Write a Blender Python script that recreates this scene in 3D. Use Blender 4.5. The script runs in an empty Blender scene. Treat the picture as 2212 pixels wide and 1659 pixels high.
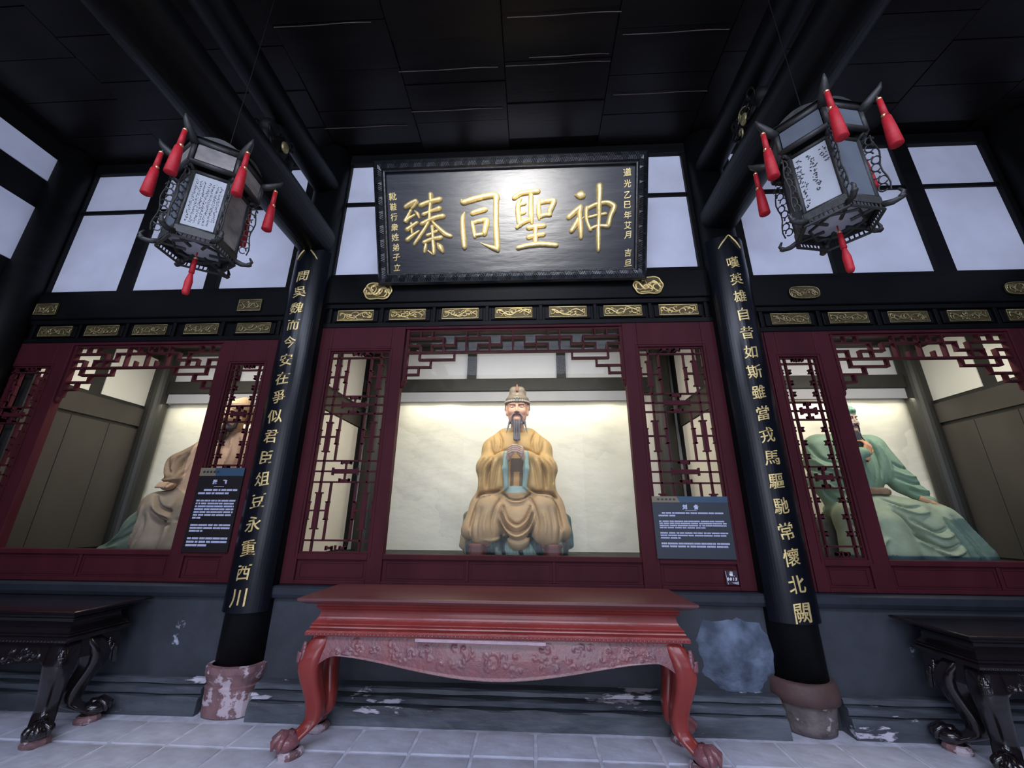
import bpy, math, random
import numpy as np
from mathutils import Vector, Matrix

sc = bpy.context.scene
C = sc.collection
random.seed(7)
R = math.radians

# ------------------------------------------------------------------ camera
PITCH, YAW, ROLL, EYE = 0.32374778, -0.052677643, 0.00731450306, 1.5
fw = Vector((math.sin(YAW)*math.cos(PITCH), math.cos(YAW)*math.cos(PITCH), math.sin(PITCH)))
rt = Vector((math.cos(YAW), -math.sin(YAW), 0)); up = rt.cross(fw)
r2 = rt*math.cos(ROLL)+up*math.sin(ROLL); u2 = -rt*math.sin(ROLL)+up*math.cos(ROLL)
cam = bpy.data.cameras.new('camera'); co = bpy.data.objects.new('camera', cam); C.objects.link(co)
m = Matrix((r2, u2, -fw)).transposed().to_4x4(); m.translation = Vector((0, 0, EYE))
co.matrix_world = m
cam.sensor_width = 36; cam.lens = 865.52/2212*36; cam.clip_start = .05
sc.camera = co

# ------------------------------------------------------------------ world, lights, exposure
w = bpy.data.worlds.new('world'); sc.world = w; w.use_nodes = True
w.node_tree.nodes['Background'].inputs[0].default_value = (.55, .62, .95, 1)
w.node_tree.nodes['Background'].inputs[1].default_value = .10
vs = sc.view_settings
vs.view_transform = 'Standard'; vs.look = 'None'; vs.gamma = 1; vs.exposure = 0; vs.use_curve_mapping = False

def area(name, loc, rot, sx, sy, power, col):
    l = bpy.data.lights.new(name, 'AREA'); l.shape = 'RECTANGLE'; l.size = sx; l.size_y = sy
    l.energy = power; l.color = col
    o = bpy.data.objects.new(name, l); o.location = loc; o.rotation_euler = rot; C.objects.link(o)
    return o
# daylight through the doorway behind the viewer, with an added fill lamp either side
area('daylight_doorway', (-.3, -4.2, 2.3), (R(90), 0, 0), 3.6, 3.4, 155, (.80, .86, 1.0))
area('left_fill_lamp', (-4.2, -4.2, 2.6), (R(90), 0, 0), 2.6, 2.6, 32, (.66, .74, 1.0))
area('right_fill_lamp', (4.0, -4.2, 2.6), (R(90), 0, 0), 2.6, 2.6, 32, (.66, .74, 1.0))
# spotlight trained on the name board
sl = bpy.data.lights.new('name_board_spotlight', 'SPOT'); sl.energy = 1100; sl.spot_size = R(34); sl.spot_blend = .9; sl.shadow_soft_size = .55; sl.color = (1, .97, .92)
so = bpy.data.objects.new('name_board_spotlight', sl); so.location = (-.15, .3, 4.55); C.objects.link(so)
so.rotation_euler = (Vector((-.2, 3.5, 4.72))-so.location).to_track_quat('-Z', 'Y').to_euler()
# added fill from high up behind the viewer, no eaves opening is known
area('high_fill_lamp', (-.2, -3.6, 5.0), (R(62), 0, 0), 9, 1.6, 40, (.70, .77, 1.0))
area('overhead_fill_lamp', (-.2, -1.6, 5.75), (R(24), 0, 0), 9, 2.2, 600, (.72, .79, 1.0))  # added overhead fill to brighten the floor; the ceiling has no opening here
# lamps of the three alcoves: a strip under each valance and a strip behind each screen head
BAYS = [('left', -4.15, 2.45), ('centre', -.21, 3.3), ('right', 3.85, 2.45)]
for n, cx, wd in BAYS:
    area('valance_strip_'+n, (cx, 5.40, 3.06), (R(14), 0, 0), wd, .05, 9*wd/3.3, (1, .93, .74))
    area('alcove_strip_'+n, (cx, 4.12, 3.42), (R(38), 0, 0), wd*.8, .12, 43*wd/3.3, (1, .92, .76))
# ------------------------------------------------------------------ helpers
MATS = {}
def mat(name, col, rough=.6, metal=0., noise=0., nscale=6., bump=0., bscale=40., coat=0., col2=None, aniso=(1, 1, 1),
        spec=.5, patch=None, vcol=False, detail=6.):
    if name in MATS: return MATS[name]
    m = bpy.data.materials.new(name); m.use_nodes = True; nt = m.node_tree; N = nt.nodes; L = nt.links
    b = N['Principled BSDF']; b.inputs['Roughness'].default_value = rough; b.inputs['Metallic'].default_value = metal
    b.inputs['Coat Weight'].default_value = coat; b.inputs['Coat Roughness'].default_value = .12
    b.inputs['Specular IOR Level'].default_value = spec
    tc = N.new('ShaderNodeTexCoord'); mp = N.new('ShaderNodeMapping'); mp.inputs['Scale'].default_value = aniso
    L.new(tc.outputs['Object'], mp.inputs[0])
    csock = None
    if vcol:
        at = N.new('ShaderNodeAttribute'); at.attribute_name = 'Col'; csock = at.outputs['Color']
    if noise > 0 or col2:
        nz = N.new('ShaderNodeTexNoise'); nz.inputs['Scale'].default_value = nscale; nz.inputs['Detail'].default_value = detail
        L.new(mp.outputs[0], nz.inputs['Vector'])
        mx = N.new('ShaderNodeMix'); mx.data_type = 'RGBA'
        rmp = N.new('ShaderNodeValToRGB'); rmp.color_ramp.elements[0].position = .35; rmp.color_ramp.elements[1].position = .68
        L.new(nz.outputs[0], rmp.inputs[0]); L.new(rmp.outputs[0], mx.inputs[0])
        if vcol:
            mx.blend_type = 'MULTIPLY'; L.new(csock, mx.inputs[6]); mx.inputs[7].default_value = (1-noise, 1-noise, 1-noise*1.1, 1)
        else:
            mx.inputs[6].default_value = (*col, 1)
            c2 = col2 or tuple(c*(1-noise) for c in col)
            mx.inputs[7].default_value = (*c2, 1)
        csock = mx.outputs[2]
    if patch:   # flaked patches: (colour, scale, threshold, zmax)
        pc, ps, pt, zmax = patch
        n2 = N.new('ShaderNodeTexNoise'); n2.inputs['Scale'].default_value = ps; n2.inputs['Detail'].default_value = 8
        n2.inputs['Roughness'].default_value = .62
        L.new(mp.outputs[0], n2.inputs['Vector'])
        r3 = N.new('ShaderNodeValToRGB'); r3.color_ramp.elements[0].position = pt; r3.color_ramp.elements[1].position = pt+.03
        L.new(n2.outputs[0], r3.inputs[0])
        m2 = N.new('ShaderNodeMix'); m2.data_type = 'RGBA'
        if csock: L.new(csock, m2.inputs[6])
        else: m2.inputs[6].default_value = (*col, 1)
        m2.inputs[7].default_value = (*pc, 1)
        L.new(r3.outputs[0], m2.inputs[0]); csock = m2.outputs[2]
    if csock: L.new(csock, b.inputs['Base Color'])
    else: b.inputs['Base Color'].default_value = (*col, 1)
    if bump > 0:
        n3 = N.new('ShaderNodeTexNoise'); n3.inputs['Scale'].default_value = bscale; n3.inputs['Detail'].default_value = 5
        L.new(mp.outputs[0], n3.inputs['Vector'])
        bp = N.new('ShaderNodeBump'); bp.inputs['Strength'].default_value = bump; bp.inputs['Distance'].default_value = .02
        L.new(n3.outputs[0], bp.inputs['Height']); L.new(bp.outputs[0], b.inputs['Normal'])
    MATS[name] = m
    return m

BLACK = mat('black_lacquer', (.0050, .0053, .0062), .45, noise=.4, nscale=3, bump=.06, bscale=30, aniso=(1, 1, 1), spec=.14)
BLACKW = mat('black_stained_wood', (.0045, .0045, .0052), .55, noise=.5, nscale=4, bump=.1, bscale=25, aniso=(.3, 1, 3), spec=.18)
CEIL = mat('dark_ceiling_board', (.007, .0055, .0055), .38, noise=.5, nscale=3, bump=.06, bscale=20, aniso=(.25, 2, 1), spec=.25)
RAW = mat('raw_board_edge', (.10, .065, .06), .8, noise=.6, nscale=8, aniso=(.5, 1, 1))
REDW = mat('dark_red_painted_wood', (.070, .0135, .020), .55, noise=.25, nscale=5, bump=.08, bscale=30, aniso=(1, 1, .3), spec=.12)
TRED = mat('glossy_red_lacquer', (.27, .036, .030), .28, noise=.25, nscale=4, bump=.10, bscale=22, coat=.22, spec=.35)
TREDC = mat('worn_red_carved_lacquer', (.24, .075, .080), .36, noise=.3, nscale=9, bump=.35, bscale=45, coat=.4, col2=(.19, .085, .10))
TDARK = mat('dark_brown_lacquer', (.012, .008, .010), .22, noise=.4, nscale=4, bump=.1, bscale=22, coat=.6)
TTOP = mat('worn_red_table_top', (.15, .045, .045), .30, noise=.3, nscale=2.5, bump=.05, bscale=14, aniso=(.25, 1, 1), spec=.9)
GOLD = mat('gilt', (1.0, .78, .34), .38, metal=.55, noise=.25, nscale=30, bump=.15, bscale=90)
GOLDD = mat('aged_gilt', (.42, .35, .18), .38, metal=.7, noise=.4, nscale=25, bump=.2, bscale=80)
PANE = mat('white_infill_panel', (.82, .84, .97), .85, noise=.12, nscale=2.2, bump=.05, bscale=8)
PLAST = mat('cream_plaster', (.80, .77, .68), .85, noise=.08, nscale=2, bump=.6, bscale=3.2, aniso=(1, 1, 1.6))
GREYW = mat('grey_white_boards', (.42, .42, .47), .8, noise=.06, nscale=5)
DADO = mat('blue_grey_painted_plaster', (.044, .050, .066), .62, noise=.4, nscale=3.5, bump=.3, bscale=9, patch=((.42, .46, .56), 3.0, .68, 1))
STEP = mat('weathered_plinth_plaster', (.10, .115, .14), .5, noise=.6, nscale=4, bump=.4, bscale=14, aniso=(.5, 1, 2), patch=((.55, .52, .60), 4.0, .615, 1))
TILE = mat('grey_stone_tile', (.62, .64, .76), .42, noise=.45, nscale=2.6, bump=.3, bscale=16, col2=(.34, .32, .36))
MORT = mat('pale_mortar', (.66, .67, .78), .8, noise=.3, nscale=12)
STONE = mat('weathered_stone', (.20, .165, .165), .75, noise=.5, nscale=9, bump=.5, bscale=25, patch=((.48, .40, .42), 7, .60, 1))
STONER = mat('flaking_red_painted_stone', (.26, .14, .15), .65, noise=.4, nscale=9, bump=.4, bscale=22, patch=((.55, .45, .50), 7, .52, 1))
BAND = mat('brown_stone_band', (.11, .06, .055), .6, noise=.3, nscale=6, bump=.2, bscale=30)
LACQ = mat('blue_black_lacquer', (.006, .007, .012), .27, noise=.3, nscale=4, bump=.12, bscale=9, aniso=(1, 1, .25), spec=.32)
PLAQ = mat('black_plaque_board', (.010, .011, .017), .40, noise=.4, nscale=3, bump=.45, bscale=5, aniso=(.35, 1.5, 1.5), spec=.6)
BOARD = mat('grey_brown_boards', (.055, .047, .041), .6, noise=.3, nscale=2.5, bump=.1, bscale=12, aniso=(1, 1, .4))
ALCF = mat('dark_alcove_wood', (.020, .020, .018), .6, noise=.4, nscale=5, bump=.15, bscale=30)
CLAY = mat('painted_clay', (.6, .4, .2), .62, vcol=True, noise=.16, nscale=14, bump=.12, bscale=120)

def link(o, parent=None, label=None, cat=None, group=None, kind=None):
    C.objects.link(o)
    if parent is not None: o.parent = parent
    return tag(o, label, cat, group, kind)
def tag(o, label=None, cat=None, group=None, kind=None):
    if label: o['label'] = label
    if cat: o['category'] = cat
    if group: o['group'] = group
    if kind: o['kind'] = kind
    return o
def empty(name, loc=(0, 0, 0), label=None, cat=None, group=None, kind=None, parent=None, rot=(0, 0, 0)):
    o = bpy.data.objects.new(name, None); o.location = loc; o.rotation_euler = rot; o.empty_display_size = .1
    return link(o, parent, label, cat, group, kind)

class MB:
    def __init__(s): s.v = []; s.f = []; s.mi = []; s.cur = 0
    def add(s, v, f):
        n = len(s.v); s.v += [tuple(p) for p in v]; s.f += [tuple(i+n for i in q) for q in f]; s.mi += [s.cur]*len(f)
        return s
    def box(s, x0, x1, y0, y1, z0, z1):
        return s.add([(x0,y0,z0),(x1,y0,z0),(x1,y1,z0),(x0,y1,z0),(x0,y0,z1),(x1,y0,z1),(x1,y1,z1),(x0,y1,z1)],
                     [(0,3,2,1),(4,5,6,7),(0,1,5,4),(1,2,6,5),(2,3,7,6),(3,0,4,7)])
    def tube(s, pts, rad, n=8, flat=1.0, closed=False):
        P = [Vector(p) for p in pts]; m_ = len(P)
        rr = rad if isinstance(rad, (list, tuple)) else [rad]*m_
        v = []; pu = None
        for i, p in enumerate(P):
            a = P[(i-1) % m_] if (i > 0 or closed) else P[i]; b = P[(i+1) % m_] if (i < m_-1 or closed) else P[i]
            t = (b-a).normalized() if (b-a).length > 1e-9 else Vector((0, 0, 1))
            if pu is None:
                pu = t.orthogonal().normalized()
            pu = (pu-t*pu.dot(t)); pu = pu.normalized() if pu.length > 1e-6 else t.orthogonal().normalized()
            q = t.cross(pu)
            for k in range(n):
                an = 2*math.pi*k/n
                v.append(p+(pu*math.cos(an)+q*math.sin(an)*flat)*rr[i])
        f = []
        rng = m_ if closed else m_-1
        for i in range(rng):
            j = (i+1) % m_
            for k in range(n):
                f.append((i*n+k, i*n+(k+1) % n, j*n+(k+1) % n, j*n+k))
        if not closed:
            f.append(tuple(range(n-1, -1, -1))); f.append(tuple((m_-1)*n+k for k in range(n)))
        return s.add(v, f)
    def lathe(s, prof, cx=0, cy=0, n=32, a0=0, a1=2*math.pi, cz=0):
        full = abs(a1-a0-2*math.pi) < 1e-6; cols = n if full else n+1
        v = [(cx+r*math.cos(a0+(a1-a0)*k/n), cy+r*math.sin(a0+(a1-a0)*k/n), cz+z) for r, z in prof for k in range(cols)]
        f = []
        for i in range(len(prof)-1):
            for k in range(n):
                k2 = (k+1) % cols
                f.append((i*cols+k, i*cols+k2, (i+1)*cols+k2, (i+1)*cols+k))
        if full:
            f.append(tuple(range(n-1, -1, -1))); f.append(tuple((len(prof)-1)*cols+k for k in range(n)))
        return s.add(v, f)
    def ell(s, c, r, nu=14, nv=8):
        v = []; f = []
        for i in range(nv+1):
            th = math.pi*i/nv
            for k in range(nu):
                a = 2*math.pi*k/nu
                v.append((c[0]+r[0]*math.sin(th)*math.cos(a), c[1]+r[1]*math.sin(th)*math.sin(a), c[2]+r[2]*math.cos(th)))
        for i in range(nv):
            for k in range(nu):
                f.append((i*nu+k, (i+1)*nu+k, (i+1)*nu+(k+1) % nu, i*nu+(k+1) % nu))
        return s.add(v, f)
    def loop(s, x0, x1, y0, y1, prof):
        """profile (inset, z) swept round a rectangle"""
        v = []
        for d, z in prof: v += [(x0+d, y0+d, z), (x1-d, y0+d, z), (x1-d, y1-d, z), (x0+d, y1-d, z)]
        f = [(i*4+k, (i+1)*4+k, (i+1)*4+(k+1) % 4, i*4+(k+1) % 4) for i in range(len(prof)-1) for k in range(4)]
        f.append((0, 1, 2, 3)); f.append(tuple((len(prof)-1)*4+k for k in (3, 2, 1, 0)))
        return s.add(v, f)
    def grid(s, P):
        """P: 2-D list of points"""
        n = len(P); k = len(P[0]); v = [p for r in P for p in r]
        return s.add(v, [(i*k+j, i*k+j+1, (i+1)*k+j+1, (i+1)*k+j) for i in range(n-1) for j in range(k-1)])
    def mesh(s, name, mats):
        me = bpy.data.meshes.new(name); me.from_pydata(s.v, [], s.f)
        for m_ in (mats if isinstance(mats, (list, tuple)) else [mats]): me.materials.append(m_)
        if isinstance(mats, (list, tuple)): me.polygons.foreach_set('material_index', s.mi)
        me.update(); return me
    def build(s, name, mats, parent=None, smooth=False, bevel=0., seg=2, fix=True, **tags):
        me = s.mesh(name, mats)
        if fix:
            import bmesh
            bm = bmesh.new(); bm.from_mesh(me); bmesh.ops.recalc_face_normals(bm, faces=bm.faces); bm.to_mesh(me); bm.free()
        if smooth: me.polygons.foreach_set('use_smooth', [True]*len(me.polygons))
        o = bpy.data.objects.new(name, me); link(o, parent, **tags)
        if bevel > 0:
            b = o.modifiers.new('bevel', 'BEVEL'); b.width = bevel; b.segments = seg; b.limit_method = 'ANGLE'; b.angle_limit = R(40)
        return o
def box(name, m_, x0, x1, y0, y1, z0, z1, parent=None, bevel=0., **t):
    return MB().box(x0, x1, y0, y1, z0, z1).build(name, m_, parent, bevel=bevel, fix=False, **t)

# ---- writing: glyph outlines from Blender's built-in font, as solid relief
_gl = {}
def glyph(ch, weight=.012, depth=.02, shear=.0):
    """mesh data (verts, faces) of one character, about 1 unit high, centred; x right, y up, z relief"""
    key = (ch, weight, depth)
    if key not in _gl:
        cu = bpy.data.curves.new('glyph', 'FONT'); cu.body = ch; cu.align_x = 'CENTER'; cu.size = 1
        cu.offset = weight; cu.extrude = depth; cu.bevel_depth = weight*.8; cu.bevel_resolution = 0; cu.resolution_u = 3
        o = bpy.data.objects.new('glyph', cu); C.objects.link(o)
        bpy.context.view_layer.update()
        dg = bpy.context.evaluated_depsgraph_get(); me = o.evaluated_get(dg).to_mesh()
        v = np.array([tuple(x.co) for x in me.vertices]) if len(me.vertices) else np.zeros((0, 3))
        f = [tuple(p.vertices) for p in me.polygons]
        o.evaluated_get(dg).to_mesh_clear(); bpy.data.objects.remove(o); bpy.data.curves.remove(cu)
        if len(v):
            c = (v.max(0)+v.min(0))/2; v[:, 0] -= c[0]; v[:, 1] -= c[1]
        _gl[key] = (v, f)
    return _gl[key]
def put_glyph(mb, ch, place, size, weight=.012, depth=.02, seed=0, brush=.10):
    """place(x, y, z) maps glyph space (metres) to the surface; a little slant and swing makes it brush-like"""
    v, f = glyph(ch, weight, depth)
    if not len(v): return
    rnd = random.Random(seed)
    a, b = rnd.uniform(-.03, .03), rnd.uniform(.9, 1.05)
    out = []
    for x, y, z in v:
        y2 = y+x*brush+.02*math.sin(x*5+seed); x2 = (x+a*y*2)*b+.02*math.sin(y*6+seed*2)
        out.append(place(x2*size, y2*size, max(z, -depth*.2)*size))
    mb.add(out, f)
def stroke(mb, pts, place, lift=.5, n=9, base=-.002):
    """domed brush stroke; pts (u, v, halfwidth) in metres"""
    P = np.array(pts, float)
    t = np.linspace(0, len(P)-1, max(2, (len(P)-1)*5+1)); i = np.clip(t.astype(int), 0, len(P)-2); fr = t-i
    def cr(k):   # catmull-rom
        p0 = P[np.clip(i-1, 0, len(P)-1), k]; p1 = P[i, k]; p2 = P[i+1, k]; p3 = P[np.clip(i+2, 0, len(P)-1), k]
        return .5*((2*p1)+(-p0+p2)*fr+(2*p0-5*p1+4*p2-p3)*fr**2+(-p0+3*p1-3*p2+p3)*fr**3)
    u, v, w_ = cr(0), cr(1), np.maximum(cr(2), .003)
    du = np.gradient(u); dv = np.gradient(v); L_ = np.hypot(du, dv)+1e-9; du /= L_; dv /= L_
    rows = []
    def row(uu, vv, ww, a, b_):
        r = []
        for k in range(n):
            an = math.pi*k/(n-1)
            s_ = math.cos(an)*ww; r.append(place(uu-b_*s_, vv+a*s_, base+math.sin(an)*min(ww, .03)*lift*1.5+ (0 if k in (0, n-1) else .004)))
        return r
    for q, c_ in ((.25, -.9), (.65, -.7)): rows.append(row(u[0]+du[0]*w_[0]*c_, v[0]+dv[0]*w_[0]*c_, w_[0]*q, du[0], dv[0]))
    for k in range(len(u)): rows.append(row(u[k], v[k], w_[k], du[k], dv[k]))
    for q, c_ in ((.65, .7), (.25, .9)): rows.append(row(u[-1]+du[-1]*w_[-1]*c_, v[-1]+dv[-1]*w_[-1]*c_, w_[-1]*q, du[-1], dv[-1]))
    mb.grid(rows)
STROKES = [[[(-1125,829,21),(-1069,861,23),(-1004,886,22),(-1025,844,15),(-1059,814,11)],[(-1068,793,14),(-1101,736,15),(-1131,676,22),(-1094,710,14),(-1029,745,11)],[(-1022,784,10),(-995,754,17),(-980,714,10)],[(-1118,591,22),(-1066,624,18),(-1004,665,15)],[(-1068,661,11),(-1065,582,12),(-1064,550,12)],[(-1119,482,23),(-1065,523,18),(-985,580,8)],[(-959,842,22),(-876,871,21),(-743,898,25)],[(-935,747,18),(-857,776,14),(-752,805,23)],[(-955,647,19),(-882,682,19),(-793,711,21),(-713,722,23)],[(-846,949,25),(-848,881,19),(-862,787,15),(-871,693,14),(-906,620,15),(-970,531,17),(-1043,435,16)],[(-833,665,12),(-764,595,19),(-694,534,22),(-640,512,19)],[(-840,618,17),(-837,533,14),(-835,443,17),(-830,341,18),(-844,326,11),(-893,364,8)],[(-898,529,15),(-842,549,10),(-792,569,14)],[(-937,451,19),(-861,481,18),(-745,499,22)],[(-913,434,11),(-925,386,17),(-932,349,14)],[(-785,436,11),(-759,398,27),(-733,349,17)]],[[(-512,881,14),(-493,859,24),(-411,880,26),(-275,910,26),(-167,922,27),(-135,900,30),(-141,854,27),(-145,661,27),(-142,504,28),(-136,398,28),(-131,350,21)],[(-139,361,25),(-204,384,19),(-264,409,10),(-323,437,3)],[(-483,755,7),(-503,698,22),(-506,593,25),(-500,487,26),(-492,391,25)],[(-401,742,21),(-333,761,23),(-256,779,23)],[(-403,653,15),(-391,589,19),(-377,499,17)],[(-390,647,16),(-324,661,19),(-259,670,22),(-245,648,27),(-260,586,28),(-272,528,25)],[(-368,512,17),(-311,521,16),(-267,525,17)]],[[(52,887,21),(119,928,22),(203,941,22),(309,949,23)],[(135,884,4),(101,837,20),(92,772,24),(97,691,24),(110,609,25)],[(112,815,14),(168,829,16)],[(111,723,16),(162,738,17)],[(233,908,22),(229,795,23),(231,687,23),(239,633,17)],[(78,583,18),(144,635,24),(200,655,21),(228,655,17)],[(319,857,11),(313,782,21),(315,712,22),(318,668,14)],[(335,830,17),(397,844,21),(474,847,23),(469,815,25),(435,746,25),(435,703,18)],[(329,690,18),(385,704,19),(435,703,19)],[(199,574,22),(283,588,22),(373,591,21)],[(198,476,21),(283,495,20),(367,504,20)],[(278,577,24),(277,496,24),(276,414,25)],[(87,369,21),(197,391,23),(338,401,24),(500,386,23)]],[[(696,896,8),(729,892,28),(762,894,38),(773,891,33)],[(629,670,23),(690,722,25),(756,774,23)],[(756,774,25),(745,699,22),(751,618,23),(757,537,25),(760,455,18)],[(740,672,14),(701,592,22),(660,529,22)],[(757,639,7),(795,676,3)],[(822,766,19),(817,697,17),(828,616,15),(862,534,17)],[(839,761,19),(921,796,19),(1031,811,21),(1102,774,27),(1103,737,27),(1070,663,23),(1049,572,25)],[(867,550,14),(939,575,15),(1044,567,21)],[(850,669,12),(938,688,12),(1021,699,14)],[(953,976,33),(954,880,28),(949,773,25),(950,666,19),(945,559,19),(945,450,23),(946,320,18)]]]
# ------------------------------------------------------------------ setting
XL, XR, YB = -5.9, 5.56, 3.9
CX = -.205
COLS = [(-2.48, 'left'), (2.09, 'right')]
# floor: mortar bed with separate tiles
floor = box('floor', MORT, -7, 7, -4.3, 5.8, -.1, -.008, kind='structure')
tm = {}
rows_y = [3.62-.333*k for k in range(9)]
rnd = random.Random(3)
for r, y1 in enumerate(rows_y[:-1]):
    for c in range(-13, 13):
        w_, h_ = .425, .333
        x0 = c*w_+.0
        if x0 < -5.6 or x0 > 5.2: continue
        if r > 3 and (x0 < -3.5 or x0 > 3.3): continue
        key = rnd.randrange(4)
        if key not in tm:
            b = MB(); g = .007+rnd.uniform(0, .004)
            jj = [rnd.uniform(0, .005) for _ in range(8)]
            b.v = []; e = .006
            lo = [(g+jj[0], g+jj[1]), (w_-g-jj[2], g+jj[3]), (w_-g-jj[4], h_-g-jj[5]), (g+jj[6], h_-g-jj[7])]
            v = [(x, y, -.02) for x, y in lo]+[(x, y, -.004) for x, y in lo]
            v += [(x+(e if x < w_/2 else -e), y+(e if y < h_/2 else -e), 0) for x, y in lo]
            b.add(v, [(0,1,5,4),(1,2,6,5),(2,3,7,6),(3,0,4,7),(4,5,9,8),(5,6,10,9),(6,7,11,10),(7,4,8,11),(8,9,10,11)])
            tm[key] = b.mesh('floor_tile', TILE)
        o = bpy.data.objects.new('floor_tile', tm[key]); o.location = (x0, y1-h_, rnd.uniform(-.002, .0015))
        o.rotation_euler = (rnd.uniform(-.004, .004), rnd.uniform(-.004, .004), 0)
        link(o, floor)
# side walls with their white infill panels
def side_wall(name, x, sgn):
    b = MB().box(min(x, x-sgn*.2), max(x, x-sgn*.2), -4.3, 5.75, -.05, 6.0)
    wl = b.build(name, BLACKW, kind='structure', fix=False)
    for k in range(3):
        y1 = 3.59-k*1.3; y0 = y1-1.15
        for z0, z1 in ((4.25, 4.97), (5.37, 5.70)):
            xa, xb = sorted((x-sgn*.02, x+sgn*.012)); box('infill_panel', PANE, xa, xb, y0, y1, z0, z1, wl)
    return wl
side_wall('wall_left', XL, 1)
side_wall('wall_right', XR, -1)
# ceiling of boards with gaps
ceil = box('ceiling', BLACKW, -6.2, 5.9, -4.3, 5.8, 5.97, 6.1, kind='structure')
cb = {}
rnd = random.Random(11)
for i in range(-3, 8):
    xs = -2.43+i*1.09
    if xs < -5.9 or xs > 5.4: continue
    for j in range(11):
        y1 = 3.88-j*.4325-(.18 if i % 2 == 0 else 0)*1
        k = rnd.randrange(3)
        if k not in cb: cb[k] = MB().box(.004, 1.083, -.428, -.004, 0, .02).mesh('ceiling_board', CEIL)
        o = bpy.data.objects.new('ceiling_board', cb[k]); o.location = (xs, y1, 5.925+rnd.uniform(-.008, .008))
        o.rotation_euler = (rnd.uniform(-.010, .010), rnd.uniform(-.003, .003), 0)
        link(o, ceil)
for x0, x1, y in ((-1.35, -.31, 3.30), (-2.45, -1.45, 3.46), (-1.36, -.32, 2.865), (-.24, .83, 2.86), (-2.42, -1.48, 2.415), (.90, 1.9, 2.63),
                  (.92, 1.93, 3.21), (.0, .8, 2.79), (-.2, .85, 2.44)):
    o = MB().tube([(x0+(x1-x0)*t, y+.004*math.sin(t*7), 5.912+.004*math.sin(9*t)) for t in np.linspace(0, 1, 9)], .0042, 5).build('raw_edge_strip', RAW, ceil)
# dado wall and stepped plinth below the screens
dado = box('wall_dado', DADO, XL, XR, 3.83, 3.98, 0, .86, kind='structure')
def moulding(name, m_, x0, x1, prof, parent=None, nx=60, wob=.0, **t):
    b = MB(); rows = []
    for i in range(nx+1):
        x = x0+(x1-x0)*i/nx
        rows.append([(x, y+wob*math.sin(x*7.3+j)*.6+wob*math.sin(x*23+2*j)*.4, z+wob*math.sin(x*11+j*2)) for j, (y, z) in enumerate(prof)])
    b.grid(rows)
    for r_ in (rows[0], rows[-1]): b.add(r_+[(r_[0][0], 3.9, r_[-1][2]), (r_[0][0], 3.9, r_[0][2])], [tuple(range(len(r_)+2))])
    return b.build(name, m_, parent, smooth=False, **t)
tn = 3
for xa, xb, dy in ((XL, -2.71, .06), (-2.25, 1.855, 0), (2.325, XR, .03)):
    for pr, wb_ in (([(3.9, .235), (3.74, .225), (3.725, .215), (3.72, .19), (3.74, .185)], .003),
                    ([(3.8, .19), (3.70, .175), (3.685, .165), (3.69, .13), (3.71, .12)], .004),
                    ([(3.8, .125), (3.675, .115), (3.665, .10), (3.66, .05), (3.655, -.01)], .005)):
        moulding('trim_%d' % tn, STEP, xa, xb, [(y+dy, z) for y, z in pr], wob=wb_, kind='structure'); tn += 1
moulding('trim_12', mat('blue_black_paint', (.022, .027, .040), .5, noise=.3, nscale=5, bump=.15, bscale=20), XL, XR,
         [(3.98, .93), (3.79, .925), (3.775, .91), (3.775, .86), (3.79, .83), (3.80, .825), (3.84, .82)], kind='structure')
# swollen pale plaster patch on the dado, right of the table
b = MB(); P = []
nr, na = 14, 56
for i in range(nr+1):
    q = i/nr; row = []
    for k in range(na):
        a = 2*math.pi*k/na
        rr = 1+.07*math.sin(3*a+.5)+.05*math.sin(5*a+2)+.035*math.sin(9*a)+.03*math.sin(14*a+1)+.02*math.sin(23*a)
        xx = 1.625+.315*q*rr*math.cos(a); zz = .475+.27*q*rr*math.sin(a)
        row.append((xx, 3.828-.05*(1-q**2.6)*(1+.12*math.sin(8*a)*q)-.006*math.sin(21*xx)*math.sin(19*zz)*(1-q), zz))
    row.append(row[0]); P.append(row)
b.grid(P); b.build('plaster_patch', mat('pale_blue_efflorescence', (.05, .066, .10), .85, noise=.6, nscale=6, bump=.6, bscale=25, col2=(.17, .215, .31), detail=10), dado, smooth=True,
                   label='swollen pale blue plaster patch')

# ------------------------------------------------------------------ alcoves behind the screens
plat = box('floor_alcove', ALCF, XL, XR, 3.98, 5.75, .95, 1.10, kind='structure')
wb = box('wall_back', PLAST, XL, XR, 5.60, 5.75, 1.10, 3.9, kind='structure')
# undulating plaster skin
b = MB(); rows = []
for i in range(91):
    x = -5.6+11.0*i/90
    rows.append([(x, 5.595-.02*(math.sin(x*2.3+z*1.7)+.6*math.sin(z*5.1+x*1.1)+.5*math.sin(x*6.1-z*3.3))*1.0-.016*math.sin(x*11+z*9)*math.sin(z*13), z) for z in np.linspace(1.1, 3.15, 28)])
b.grid(rows).build('plaster_skin', PLAST, wb, smooth=True)
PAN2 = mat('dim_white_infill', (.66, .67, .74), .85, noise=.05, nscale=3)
for n, x0, x1 in (('l', -5.5, -2.5), ('c', -2.02, 1.60), ('r', 2.15, 5.2)):
    box('tie_beam', ALCF, x0-.08, x1+.08, 5.42, 5.60, 3.22, 3.41, wb, bevel=.01)
    wdt = x1-x0
    cuts = [x0, x0+wdt*.315, x0+wdt*.675, x1] if n == 'c' else [x0, x0+wdt*.34, x0+wdt*.68, x1]
    for k in range(3):
        box('infill_panel', PAN2, cuts[k]+.06, cuts[k+1]-.06, 5.52, 5.59, 3.42, 3.88, wb)
        if k: box('mullion', ALCF, cuts[k]-.065, cuts[k]+.065, 5.45, 5.60, 3.41, 3.9, wb)
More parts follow.
